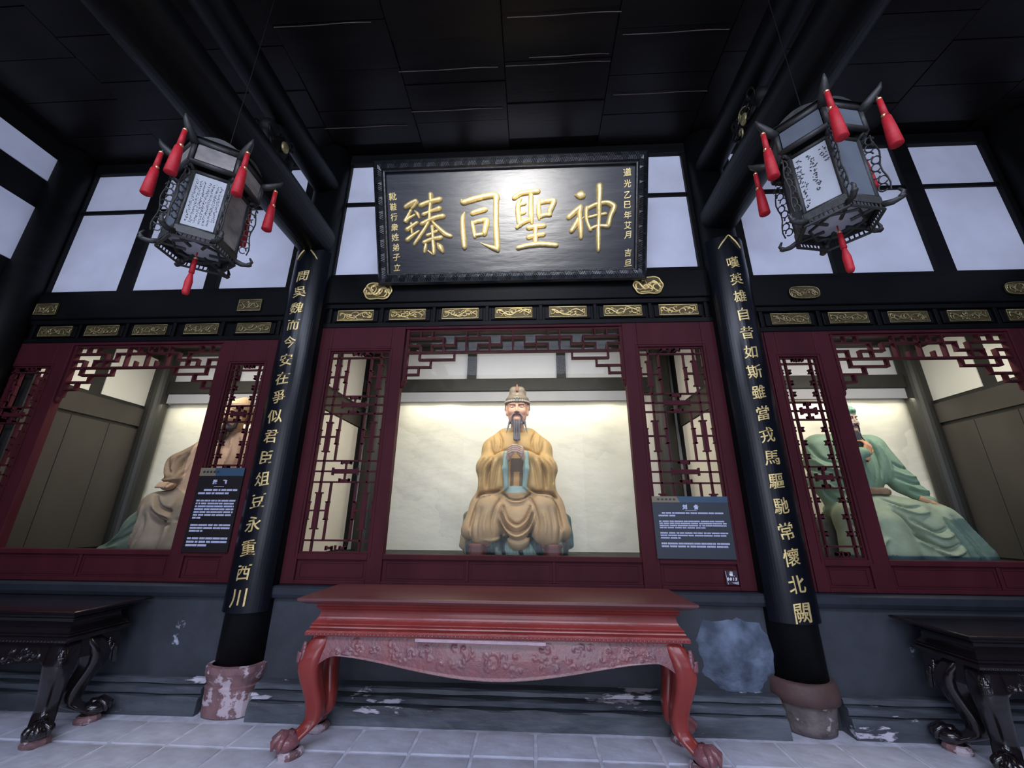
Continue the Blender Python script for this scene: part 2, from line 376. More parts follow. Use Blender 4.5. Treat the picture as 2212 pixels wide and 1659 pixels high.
for n, (s_, cx, wd) in zip(('l', 'c', 'r'), [('left', -4.0, 2.9), ('centre', -.21, 3.40), ('right', 3.72, 2.9)]):
    e = empty('light_valance', (cx, 5.5, 3.08), 'grey white light valance above the '+{'l': 'tan robed statue', 'c': 'ochre robed statue', 'r': 'green robed statue'}[n],
              'valance', 'light valances above the statues')
    x0, x1 = (-1.45, 1.45) if n != 'c' else (-1.73, 1.73)
    MB().box(x0, x1, -.045, -.03, .0, .165).box(x0, x1, -.03, .095, .145, .165).box(x0, x0+.015, -.03, .095, 0, .145).box(x1-.015, x1, -.03, .095, 0, .145).build('valance_board', GREYW, e, fix=False)
# partitions between the alcoves and the outer side walls
def partition(name, x, inner, white_low):
    p = box(name, ALCF, x-.05, x+.05, 3.98, 5.6, 1.10, 3.9, kind='structure')
    for sg in ([-1, 1] if inner is None else [inner]):
        xa, xb = sorted((x+sg*.05, x+sg*.062))
        for y0, y1 in ((4.0, 4.55), (4.71, 5.38)):
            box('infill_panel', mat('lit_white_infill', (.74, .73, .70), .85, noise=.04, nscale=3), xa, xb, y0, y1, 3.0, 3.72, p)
        xa, xb = sorted((x+sg*.05, x+sg*.085))
        box('rail', BOARD, xa, xb, 4.0, 5.4, 2.70, 2.95, p)
        if white_low:
            xa, xb = sorted((x+sg*.05, x+sg*.062)); box('infill_panel', PLAST, xa, xb, 4.0, 5.40, 1.12, 2.69, p)
        else:
            for y0, y1 in ((4.0, 4.46), (4.467, 4.92), (4.927, 5.40)):
                xa, xb = sorted((x+sg*.05, x+sg*.065)); box('wall_board', BOARD, xa, xb, y0, y1, 1.12, 2.66, p, bevel=.003)
    return p
partition('wall_alcove_left', -5.66, 1, False)
partition('wall_alcove_right', 5.31, -1, False)
partition('wall_partition_left', -2.5, None, True)
partition('wall_partition_right', 2.08, None, True)
for k, x in enumerate((-5.55, -2.78, -2.2, 1.80, 2.38, 5.20)):
    o = MB().lathe([(.135, 1.1), (.135, 3.9)], x, 5.44, 24).build('post', mat('dark_grey_post', (.022, .021, .019), .5, noise=.4, nscale=4, bump=.15, bscale=20, aniso=(1, 1, .3)), wb, smooth=False)
for i, (n, x0, x1) in enumerate((('left', XL, -2.55), ('centre', -2.45, 2.03), ('right', 2.13, XR))):
    cs = box('ceiling_alcove_'+n, ALCF, x0, x1, 3.98, 5.75, 3.90, 3.96, kind='structure')
    for k in range(5): box('ceiling_joist', ALCF, x0+.1, x1-.1, 4.1+k*.33, 4.17+k*.33, 3.84, 3.90, cs)

# ------------------------------------------------------------------ clerestory windows
def clerestory(name, x0, x1, z0, muls, zt=5.77, zm=5.165):
    wn = MB()
    wn.box(x0-.2, x1+.2, 3.93, 4.02, z0-.1, 5.97)
    wo = wn.build(name, BLACKW, kind='structure', fix=False)
    edges = [x0]
    for a, b_ in muls: edges += [a, b_]
    edges.append(x1)
    for k in range(0, len(edges), 2):
        for za, zb in ((z0, zm-.022), (zm+.022, zt)):
            box('pane', PANE, edges[k], edges[k+1], 3.905, 3.935, za, zb, wo)
    fr = [(x0-.22, x0), (x1, x1+.22)]+list(muls)
    for a, b_ in fr: box('mullion', BLACKW, a, b_, 3.86, 3.94, z0-.06, zt+.15, wo, bevel=.006)
    box('muntin', BLACKW, x0, x1, 3.88, 3.94, zm-.024, zm+.024, wo, bevel=.004)
    box('head_rail', BLACKW, x0-.2, x1+.2, 3.85, 3.95, zt, zt+.15, wo, bevel=.006)
    return wo
clerestory('window_1', -5.72, -2.80, 3.98, [(-4.855, -4.70), (-3.80, -3.645)])
clerestory('window_2', -2.27, 1.85, 4.135, [(-.92, -.78), (.40, .52)])
clerestory('window_3', 2.405, 5.33, 4.01, [(3.27, 3.44), (4.31, 4.50)])
# ------------------------------------------------------------------ friezes and lintel beams with gilt carving
def curl(rnd, w_, h_, n, rad, wavy=True):
    """open-work scrolls filling a w x h field, as thin tubes in the xz plane"""
    b = MB()
    for k in range(n):
        cx = -w_/2+w_*(k+.5)/n+rnd.uniform(-.01, .01); cz = rnd.uniform(-.18, .18)*h_
        tr = rnd.uniform(2.4, 3.8); sg = rnd.choice((-1, 1)); a0 = rnd.uniform(0, 6.28)
        pts = []; rr = []
        for i in range(12):
            q = i/11; a = a0+sg*tr*q*1.6; r_ = (.1+.42*q)*h_
            pts.append((max(-w_/2+rad, min(w_/2-rad, cx+r_*math.cos(a)*1.25)), -.006*math.sin(3.1*q), max(-h_/2+rad, min(h_/2-rad, cz+r_*math.sin(a)))))
            rr.append(rad*(1.35-.9*q))
        b.tube(pts, rr, 5)
    if wavy:
        pts = [(-w_/2+w_*q, -.004-.004*math.sin(9*q), .27*h_*math.sin(q*9.5+1)) for q in np.linspace(.02, .98, 26)]
        b.tube(pts, rad*1.25, 5)
        for k in range(int(n*1.2)):
            x = rnd.uniform(-.45, .45)*w_; z = rnd.uniform(-.38, .38)*h_; a = rnd.uniform(0, 6.28)
            b.ell((x, -.004, z), (rad*1.9, rad*1.1, rad*1.2), 6, 4)
    return b
def gilt_panel(cx, y, cz, w_, h_, seed, parent, gm, shape='rect'):
    rnd = random.Random(seed)
    e = MB()
    if shape == 'rect': e.box(-w_/2, w_/2, .0, .012, -h_/2, h_/2); out = [(-w_/2, -h_/2), (w_/2, -h_/2), (w_/2, h_/2), (-w_/2, h_/2)]
    else:
        out = []
        for k in range(48):
            a = 2*math.pi*k/48; c_, s_ = math.cos(a), math.sin(a)
            q = (abs(c_)**4+abs(s_)**4)**-.25
            lob = 1+.05*math.cos(6*a) if shape == 'lobed' else 1
            out.append((w_/2*c_*q**.75*lob, h_/2*s_*q**.75*lob))
        e.add([(x, .0, z) for x, z in out]+[(x, .012, z) for x, z in out], [tuple(range(48))]+[(k, (k+1) % 48, 48+(k+1) % 48, 48+k) for k in range(48)])
    o = e.build('carved_panel', mat('gilt_ground', (.10, .075, .03), .5, metal=.4), parent, fix=False)
    o.location = (cx, y, cz)
    c = curl(rnd, w_*.94, h_*.86, max(4, int(w_/h_*2.3)), h_*.055)
    c.tube([(x, -.004, z) for x, z in out], h_*.045, 6, closed=True)
    c.build('gilt_scrollwork', gm, o, smooth=True)
    return o
def lintel(name, x0, x1, zr, zb, zt, centers, pw, meds, mshape, gm, lab, seed):
    e = empty(name, ((x0+x1)/2, 3.9, zr), lab, 'lintel')
    ox, oz = (x0+x1)/2, zr
    B = lambda n, xa, xb, ya, yb, za, zc, **k: box(n, BLACK, xa-ox, xb-ox, ya-3.9, yb-3.9, za-oz, zc-oz, e, **k)
    B('frieze_board', x0, x1, 3.895, 3.96, zr, zb)
    B('frieze_rail', x0, x1, 3.855, 3.895, zr, zr+.055, bevel=.006)
    B('frieze_rail', x0, x1, 3.855, 3.895, zb-.055, zb, bevel=.006)
    cs = sorted(centers); pitch = cs[1]-cs[0]
    for k in range(len(cs)+1):
        x = cs[0]-pitch/2+k*pitch if k < len(cs) else cs[-1]+pitch/2
        if x0 < x < x1: B('frieze_divider', x-.018, x+.018, 3.86, 3.895, zr+.055, zb-.055, bevel=.004)
    for k, x in enumerate(cs):
        B('raised_field', x-pitch/2+.045, x+pitch/2-.045, 3.872, 3.896, zr+.075, zb-.075, bevel=.005)
        gilt_panel(x-ox, 3.866-3.9, (zr+zb)/2+.005-oz, pw, .118, seed+k, e, gm)
    B('lintel_beam', x0, x1, 3.83, 3.96, zb, zt-.03, bevel=.012)
    B('sill_moulding', x0, x1, 3.85, 3.95, zt-.03, zt+.015, bevel=.006)
    for k, x in enumerate(meds):
        o = gilt_panel(x-ox, 3.812-3.9, zt-.235-oz, .30 if mshape != 'rect' else .26, .20 if mshape == 'lobed' else .135, seed+50+k, e, gm, mshape)
    return e
lintel('carved_lintel', -2.36, 1.96, 3.465, 3.755, 4.12, [-1.94+.583*k for k in range(7)], .40, (-1.70, 1.255), 'lobed', GOLD,
       'black lintel with seven gilt carved panels below the big name board', 10)
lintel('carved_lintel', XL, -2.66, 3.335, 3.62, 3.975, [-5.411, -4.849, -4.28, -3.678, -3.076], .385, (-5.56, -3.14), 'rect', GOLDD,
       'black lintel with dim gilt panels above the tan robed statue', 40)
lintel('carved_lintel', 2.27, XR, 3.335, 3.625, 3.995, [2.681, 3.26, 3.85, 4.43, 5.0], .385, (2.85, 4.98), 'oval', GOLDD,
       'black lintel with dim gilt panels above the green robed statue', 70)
# ------------------------------------------------------------------ red screens
def lattice(parent, x0, x1, z0, z1, ya=3.885, yb=3.915, rows=3, proto={}):
    """framed open-work panel: every bar a sub-part"""
    W, H = x1-x0, z1-z0
    fr = MB(); t = .014
    fr.box(x0, x0+t, ya-.004, yb, z0, z1).box(x1-t, x1, ya-.004, yb, z0, z1).box(x0+t, x1-t, ya-.004, yb, z0, z0+t).box(x0+t, x1-t, ya-.004, yb, z1-t, z1)
    f = fr.build('lattice_panel', REDW, parent, fix=False)
    bars = []
    U = lambda u: x0+u*W
    V = lambda v: z1-v*H
    hb, vb = .0075, .0075
    def H_(v, u0, u1, th=hb): bars.append((U(u0), U(u1), V(v)-th, V(v)+th))
    def V_(u, v0, v1, th=vb): bars.append((U(u)-th, U(u)+th, V(v1), V(v0)))
    def I_v(u, v0, v1): bars.append(('Iv', U(u), V(v1), V(v0)))
    def I_h(v, u0, u1): bars.append(('Ih', V(v), U(u0), U(u1)))
    hs = [.036, .25, .296, .342, .58, .631, .682, .945]
    for v in hs: H_(v, 0, 1)
    narrow = W < .5
    ua, ub, uc, ud = (.15, .85, .31, .69) if not narrow else (.17, .83, .17, .83)
    secs = [(.036, .25), (.342, .58), (.682, .945)]
    for u in (ua, ub): V_(u, 0, 1)
    if not narrow:
        for a, b_ in secs:
            for u in (uc, ud): V_(u, a, b_)
    for a, b_ in secs:
        c = (a+b_)/2; l = (b_-a)*.32
        if not narrow:
            H_(c, 0, uc); H_(c, ud, 1)
            for u in (ua, ub): I_v(u, c-l, c+l)
            for u in (.012, uc-.012, ud+.012, .988): bars.append(('K', U(u), V(c+l*.5), V(c-l*.5)))
        else:
            for u in (.02, ua+.05, ub-.05, .98):
                for cc in (c-l*.9, c, c+l*.9): bars.append(('K', U(u), V(cc+.012), V(cc-.012)))
    for a, b_ in ((.25, .342), (.58, .682)):
        c = (a+b_)/2
        I_h(c, .30, .70)
        V_(.5, a, b_, .006)
        for v in (a+.008, b_-.008): bars.append(('Kh', V(v), U(.42), U(.58)))
        if not narrow: pass
    for v in (.012, .978):
        bars.append(('Kh', V(v), U(.36), U(.46))); bars.append(('Kh', V(v), U(.56), U(.66)))
        V_(.5, v-.012, v+.012, .006)
    for q in bars:
        b = MB()
        if q[0] == 'Iv':
            _, u, a, c = q; b.box(u-.021, u+.021, ya-.006, yb, a+.012, c-.012).box(u-.036, u+.036, ya-.006, yb, a, a+.013).box(u-.036, u+.036, ya-.006, yb, c-.013, c)
        elif q[0] == 'Ih':
            _, v, a, c = q; b.box(a+.012, c-.012, ya-.006, yb, v-.021, v+.021).box(a, a+.013, ya-.006, yb, v-.036, v+.036).box(c-.013, c, ya-.006, yb, v-.036, v+.036)
        elif q[0] == 'K':
            _, u, a, c = q; b.box(u-.012, u+.012, ya-.002, yb, a, c).box(u-.02, u+.02, ya-.002, yb, a, a+.012).box(u-.02, u+.02, ya-.002, yb, c-.012, c)
        elif q[0] == 'Kh':
            _, v, a, c = q; b.box(a, c, ya-.002, yb, v-.011, v+.011).box(a, a+.012, ya-.002, yb, v-.019, v+.019).box(c-.012, c, ya-.002, yb, v-.019, v+.019)
        else: b.box(q[0], q[1], ya, yb, q[2], q[3])
        b.build('lattice_bar', REDW, f, fix=False)
    return f
def fretwork(parent, x0, x1, zt, cells, pitch_z=.083, ya=3.88, yb=3.93):
    cw = (x1-x0)/cells
    f = MB().box(x0-.03, x0, ya-.005, yb, zt-.58, zt+.02).box(x1, x1+.03, ya-.005, yb, zt-.58, zt+.02) \
        .box(x0-.03, x1+.03, ya+.003, yb-.003, zt+.012, zt+.024).ell((x0-.032, 3.9, zt-.6), (.03, .028, .045), 10, 6).ell((x1+.032, 3.9, zt-.6), (.03, .028, .045), 10, 6).build('fretwork_frame', REDW, parent, fix=False)
    N = cells; Hs = [(0, N, 0), (0, N, 3)]
    left = [(0, 3, 1), (4, 7, 1), (0, 1, 2), (2, 4, 2), (6, 8, 2), (1, 4, 4), (0, 2, 5), (0, 1, 6)]
    Vs = [(1, 0, 1), (2, 0, 1), (5, 0, 3), (6, 0, 1), (6, 2, 3), (3, 1, 3), (4, 1, 2), (7, 1, 3), (1, 2, 3), (2, 2, 3), (1, 3, 4), (4, 3, 4), (2, 4, 5), (1, 5, 6)]
    if N < 18: left = [q for q in left if q[1] <= N//2]; Vs = [q for q in Vs if q[0] < N//2]
    else: Hs += [(8, 10, 1)]; Vs += [(8, 1, 2)]
    for a, b_, r in left: Hs += [(a, b_, r), (N-b_, N-a, r)]
    Vv = [(N/2, 0, 3)]
    for i, a, b_ in Vs: Vv += [(i, a, b_), (N-i, a, b_)]
    t = .0085
    for a, b_, r in Hs: MB().box(x0+a*cw-t, x0+b_*cw+t, ya, yb, zt-r*pitch_z-t, zt-r*pitch_z+t).build('fretwork_bar', REDW, f, fix=False)
    for i, a, b_ in Vv: MB().box(x0+i*cw-t, x0+i*cw+t, ya+.002, yb-.002, zt-b_*pitch_z+t, zt-a*pitch_z-t).build('fretwork_bar', REDW, f, fix=False)
    return f
GLASS = mat('clear_glass', (1, 1, 1), .02)
if True:
    nt = GLASS.node_tree; N_ = nt.nodes; L_ = nt.links
    for n in list(N_):
        if n.type == 'BSDF_PRINCIPLED': N_.remove(n)
    tr = N_.new('ShaderNodeBsdfTransparent'); gl = N_.new('ShaderNodeBsdfGlossy'); gl.inputs['Roughness'].default_value = .02
    fr_ = N_.new('ShaderNodeValue'); fr_.outputs[0].default_value = .006; mx = N_.new('ShaderNodeMixShader')
    tr.inputs[0].default_value = (.97, .985, .98, 1)
    L_.new(fr_.outputs[0], mx.inputs[0]); L_.new(tr.outputs[0], mx.inputs[1]); L_.new(gl.outputs[0], mx.inputs[2])
    L_.new(mx.outputs[0], N_['Material Output'].inputs[0])
def screen(x0, x1, lat, op, zt, zb, lab, cells, latz=(1.185, 3.19), nsk=3):
    e = empty('red_wooden_screen', ((x0+x1)/2, 3.9, .93), lab, 'screen')
    ox = (x0+x1)/2
    g = lambda b: b
    root = Matrix.Translation((-ox, -3.9, -.93))
    before = set(o.name for o in bpy.data.objects)
    X = sorted(set([x0, x1]+[a for q in lat for a in q]+list(op)))
    def member(n, a, b_, z0, z1, ya=3.86, yb=3.94, bv=.006): return box(n, REDW, a, b_, ya, yb, z0, z1, e, bevel=bv)
    # stiles between the openings
    spans = sorted(list(lat)+[op]); cur = x0
    for a, b_ in spans:
        if a-cur > .01:
            mid = (cur+a)/2
            if a-cur > .19:
                member('stile', cur, mid-.004, .93, zt); member('stile', mid+.004, a, .93, zt)
            else: member('stile', cur, a, .93, zt)
        cur = b_
    if x1-cur > .01: member('stile', cur, x1, .93, zt)
    for a, b_ in lat:
        member('top_rail', a, b_, latz[1], zt); member('bottom_rail', a, b_, latz[0]-.05, latz[0], bv=.004)
        member('base_rail', a, b_, .93, .965)
        box('skirt_panel', REDW, a, b_, 3.885, 3.92, .965, latz[0]-.05, e)
        i_ = .03; z0, z1 = .965+.022, latz[0]-.072; b = MB()
        for bx in ((a+i_, b_-i_, z0, z0+.008), (a+i_, b_-i_, z1-.008, z1), (a+i_, a+i_+.008, z0+.008, z1-.008), (b_-i_-.008, b_-i_, z0+.008, z1-.008)): b.box(bx[0], bx[1], 3.878, 3.886, bx[2], bx[3])
        b.build('panel_moulding', REDW, e, fix=False)
        lattice(e, a, b_, *latz)
        o = MB()
        o.box(a-.03, a-.022, 3.854, 3.861, latz[0]-.03, latz[1]+.03).box(b_+.022, b_+.03, 3.854, 3.861, latz[0]-.03, latz[1]+.03).box(a-.022, b_+.022, 3.854, 3.861, latz[1]+.022, latz[1]+.03)
        o.build('bead_moulding', REDW, e, fix=False)
    a, b_ = op
    member('sill_rail', a, b_, latz[0]-.045, latz[0]); member('base_rail', a, b_, .93, .965)
    member('head_rail', a, b_, zt-.03, zt)
    wk = (b_-a)/nsk
    for k in range(nsk):
        box('skirt_panel', REDW, a+k*wk, a+(k+1)*wk, 3.885, 3.92, .965, latz[0]-.045, e)
        if k: member('muntin', a+k*wk-.014, a+k*wk+.014, .965, latz[0]-.045, ya=3.87, bv=.003)
        m_ = MB()
        xa, xb, za, zc = a+k*wk+.03, a+(k+1)*wk-.03, .985, latz[0]-.065
        for bx in ((xa, xb, za, za+.008), (xa, xb, zc-.008, zc), (xa, xa+.008, za+.008, zc-.008), (xb-.008, xb, za+.008, zc-.008)): m_.box(bx[0], bx[1], 3.878, 3.886, bx[2], bx[3])
        m_.build('panel_moulding', REDW, e, fix=False)
    fretwork(e, a+.045, b_-.03, zt-.045, cells)
    box('glass_pane', GLASS, a, b_, 3.936, 3.940, latz[0], zt-.03, e)
    for o in bpy.data.objects:
        if o.name not in before and o.parent == e: o.matrix_parent_inverse = root
    return e
screen(-2.335, 1.925, [(-2.155, -1.505), (1.098, 1.752)], (-1.362, .948), 3.465, .93, 'wide dark red screen around the ochre robed statue, behind the altar table', 18)
screen(-5.93+.03, -2.66, [(-5.80, -5.29), (-3.235, -2.865)], (-5.12, -3.375), 3.335, .93, 'dark red screen left of the left column, around the tan robed statue', 14, (1.20, 3.06), 2)
screen(2.27, XR, [(2.485, 2.855), (4.86, 5.37)], (3.02, 4.74), 3.335, .93, 'dark red screen right of the right column, around the green robed statue', 14, (1.185, 3.06), 2)

# ------------------------------------------------------------------ columns, couplet boards, beams
LT = '問吳魏而今安在爭似君臣俎豆永重西川'; RTX = '嘆英雄自昔如斯雖當戎馬驅馳常懷北闕'
for (x, side), txt in zip(COLS, (LT, RTX)):
    L = side == 'left'
    e = empty('column', (x, 3.87, 0), 'round black column '+('left' if L else 'right')+' of the altar table, on a '+('square flaking red stone' if L else 'round banded stone')+' base', 'column')
    MB().lathe([(.205, .33), (.205, 1.2), (.2, 3), (.195, 5.92)], n=48).build('shaft', BLACK, e, smooth=True)
    if L:
        b = MB(); P = []
        for z, r in ((0, .205), (.04, .21), (.18, .215), (.20, .22), (.21, .205), (.30, .235), (.345, .235), (.35, .2)):
            row = []
            for k in range(41):
                a = 2*math.pi*k/40; q = (abs(math.cos(a))**6+abs(math.sin(a))**6)**(-1/6)
                q = 1+(q-1)*.45; row.append((r*q*math.cos(a), r*q*math.sin(a), z))
            P.append(row)
        b.grid(P); b.build('stone_base', STONER, e, smooth=False)
    else:
        MB().lathe([(.19, 0), (.20, .05), (.215, .16), (.225, .19)], n=40).build('stone_base', STONE, e, smooth=True)
        MB().lathe([(.225, .19), (.25, .20), (.255, .26), (.245, .31), (.235, .335), (.2, .34)], n=40).build('stone_band', BAND, e, smooth=True)
    z0, z1 = .735, 4.36
    c = empty('couplet_board', (x, 3.87, z0), 'curved blue-black board with gilt characters on the '+side+' column', 'board', 'couplet boards on the columns')
    b = MB(); P = []
    A0, A1 = R(270-62), R(270+62)
    for z in np.linspace(0, z1-z0, 30):
        row = []
        for k in range(25):
            a = A0+(A1-A0)*k/24; r = .232
            row.append((r*math.cos(a), r*math.sin(a), z))
        P.append(row)
    inner = [[(p[0]*.207/.232, p[1]*.207/.232, p[2]) for p in r_] for r_ in P]
    b.grid(P); b.grid(inner)
    n0 = 25
    for r_ in (0, 29):
        for k in range(24): b.add([P[r_][k], P[r_][k+1], inner[r_][k+1], inner[r_][k]], [(0, 1, 2, 3)])
    for k in (0, 24):
        for r_ in range(29): b.add([P[r_][k], P[r_+1][k], inner[r_+1][k], inner[r_][k]], [(0, 1, 2, 3)])
    b.build('board', LACQ, c, smooth=False)
    zs = np.linspace(3.985 if L else 4.03, .85 if L else .815, 17)
    for i, (ch, z) in enumerate(zip(txt, zs)):
        r = .233; g = MB(); sz = .140 if not (ch == '川' or ch == '闕') else .155
        def place(px, py, pz, z=z):
            a = R(270)+px/r; rr = r+pz
            return (rr*math.cos(a), rr*math.sin(a), z-z0+py)
        put_glyph(g, ch, place, sz, weight=.005, depth=.02, seed=i+(0 if L else 30), brush=.13)
        g.build('gilt_character', GOLD, c, smooth=False, fix=False)
    g = MB(); pts = []; rad = []
    for q in np.linspace(-1, 1, 25):
        xx = .115*q; zz = 4.33-z0-.12*abs(q)**1.6+.03*math.exp(-(q/.25)**2)
        a = R(270)+xx/.234*1.0; pts.append((.24*math.cos(a), .24*math.sin(a), zz)); rad.append(.006+.004*abs(math.sin(q*3)))
    g.tube(pts, rad, 6); g.build('gilt_curl', GOLD, c, smooth=True)
    # tie beams running towards the courtyard
    zl, zu = (4.53, 5.32) if L else (4.68, 5.42)
    rl = .22 if L else .2
    o = MB().tube([(0, -7.7, 0), (0, -.12, 0)], rl, 32).build('tie_beam', BLACK, smooth=True, label='thick round black beam running into the '+side+' column, lower of its pair', cat='beam')
    o.location = (x, 3.87, zl)
    o = MB().tube([(0, -7.7, 0), (0, -.12, 0)], .15, 28).build('upper_tie_beam', BLACK, smooth=True, label='slimmer round black beam under the ceiling above the '+side+' column', cat='beam')
    o.location = (x, 3.87, zu)
    # carved bracket between the beams
    k_ = empty('carved_bracket', (x, 2.85, (zl+zu)/2), 'dark carved bracket with gilt touches between the beams at the '+side+' column', 'bracket', 'carved brackets between the beams')
    rnd = random.Random(5)
    b = MB(); gb = MB()
    h = (zu-.15)-(zl+rl)
    b.box(-.05, .05, -.26, .26, -h/2+.012, -h/2+.06)
    b.ell((0, 0, 0), (.085, .20, h*.42), 14, 10); b.ell((0, -.12, h*.18), (.09, .10, .10)); b.ell((0, .14, -.05), (.09, .11, .10)); b.ell((0, .0, h*.4), (.07, .08, .09))
    for q in range(16):
        sx = rnd.choice((-1, 1)); cy, cz = rnd.uniform(-.2, .2), rnd.uniform(-.27, .27)*h
        pts = [(sx*(.075+.03*math.sin(3*t)), cy+.07*(.3+t)*math.cos(5*t+q), cz+.07*(.3+t)*math.sin(5*t+q)) for t in np.linspace(0, 1, 12)]
        (gb if q in (2, 7, 11) else b).tube(pts, [.016*(1.2-t) for t in np.linspace(0, 1, 12)], 6)
    b.build('carving', BLACKW, k_, smooth=True); gb.build('gilt_scrolls', GOLDD, k_, smooth=True, kind='stuff')
    for sx in (-1, 1): MB().ell((sx*.10, .0, -.02), (.025, .05, .06)).build('gilt_boss', GOLDD, k_, smooth=True)
for x, lab in ((-5.9, 'left'), (5.56, 'right')):
    e = empty('column', (x, 3.75, 0), 'dark round column in the far '+lab+' corner of the hall', 'column')
    MB().lathe([(.19, .3), (.19, 5.95)], n=32).build('shaft', BLACKW, e, smooth=True); MB().lathe([(.21, 0), (.24, .2), (.2, .3)], n=32).build('stone_base', STONE, e, smooth=True)
# black infill beside the columns
for i, (a, b_) in enumerate(((-2.84, -2.335), (1.92, 2.30))): box('trim_%d' % (i+1), BLACKW, a, b_, 3.9, 3.985, .86, 5.9, kind='structure')

# ------------------------------------------------------------------ name board
ANG = math.atan2(3.25-3.78, 5.13-3.93)   # leans forward
pq = empty('name_board', (-.225, 3.78, 3.93), 'big black framed name board with four large gilt characters, leaning forward above the lintel', 'plaque', rot=(-ANG, 0, 0))
# local axes: x right, z up the board, -y out of the face
Wp, Hp = 1.452, 1.312
MB().box(-1.36, 1.37, .0, .03, .08, 1.22).build('board', PLAQ, pq, fix=False)
b = MB()
xs = (-Wp, Wp); rows = []
prof = [(0, .03), (0, -.03), (.02, -.055), (.06, -.075), (.095, -.06), (.11, -.04), (.122, -.035), (.13, -.01), (.13, .03)]
nseg = 8
loops = []
for d, y in prof: loops.append([(-Wp+d, y, d), (Wp-d, y, d), (Wp-d, y, Hp-d), (-Wp+d, y, Hp-d)])
for i in range(len(prof)-1):
    for k in range(4): b.add([loops[i][k], loops[i][(k+1) % 4], loops[i+1][(k+1) % 4], loops[i+1][k]], [(0, 1, 2, 3)])
fo = b.build('frame', mat('black_carved_frame', (.014, .015, .019), .30, noise=.3, nscale=5, bump=.2, bscale=30, spec=.8), pq)
b = MB(); rnd = random.Random(9)   # chiselled key-fret ribs on the frame
def ribs(p0, p1, n):
    p0, p1 = Vector(p0), Vector(p1); d = (p1-p0)/n; t = d.normalized(); q = Vector((t.z, 0, -t.x))
    for k in range(n):
        c = p0+d*(k+.5)
        s_ = 1 if (k // 4) % 2 else -1
        b.tube([c-q*.034-t*.016*s_+Vector((0, .002, 0)), c+Vector((0, -.012, 0)), c+q*.034+t*.016*s_+Vector((0, .002, 0))], .0062, 5)
ribs((-Wp+.1, -.068, .062), (Wp-.1, -.068, .062), 150); ribs((-Wp+.1, -.068, Hp-.062), (Wp-.1, -.068, Hp-.062), 150)
ribs((-Wp+.062, -.068, .1), (-Wp+.062, -.068, Hp-.1), 60); ribs((Wp-.062, -.068, .1), (Wp-.062, -.068, Hp-.1), 60)
b.build('key_fret_carving', MATS['black_carved_frame'], fo)
for gch in STROKES:
    b = MB()
    for st in gch: stroke(b, [(u/1000, v/1000, w_/1000*1.22) for u, v, w_ in st], lambda x, y, z: (x, -z, y), lift=.95)
    b.build('large_gilt_character', GOLD, pq, smooth=True)
def col_text(txt, pts, size, **k):
    for i, (ch, (u, v)) in enumerate(zip(txt, pts)):
        b = MB(); put_glyph(b, ch, lambda x, y, z: (u+x, -z-.001, v+y), size, weight=.006, depth=.03, seed=i*3+1)
        b.build('small_gilt_character', GOLD, pq, fix=False)
vr = [1.114, 1.0, .885, .785, .68, .575, .475, .29, .185]
col_text('道光乙巳年艾月吉旦', [(1.243+.02*(1.114-v), v) for v in vr], .085)
col_text('靴鞋行衆姓弟子立', [(-1.262+.02*k/8, .945-.107*k) for k in range(8)], .085)
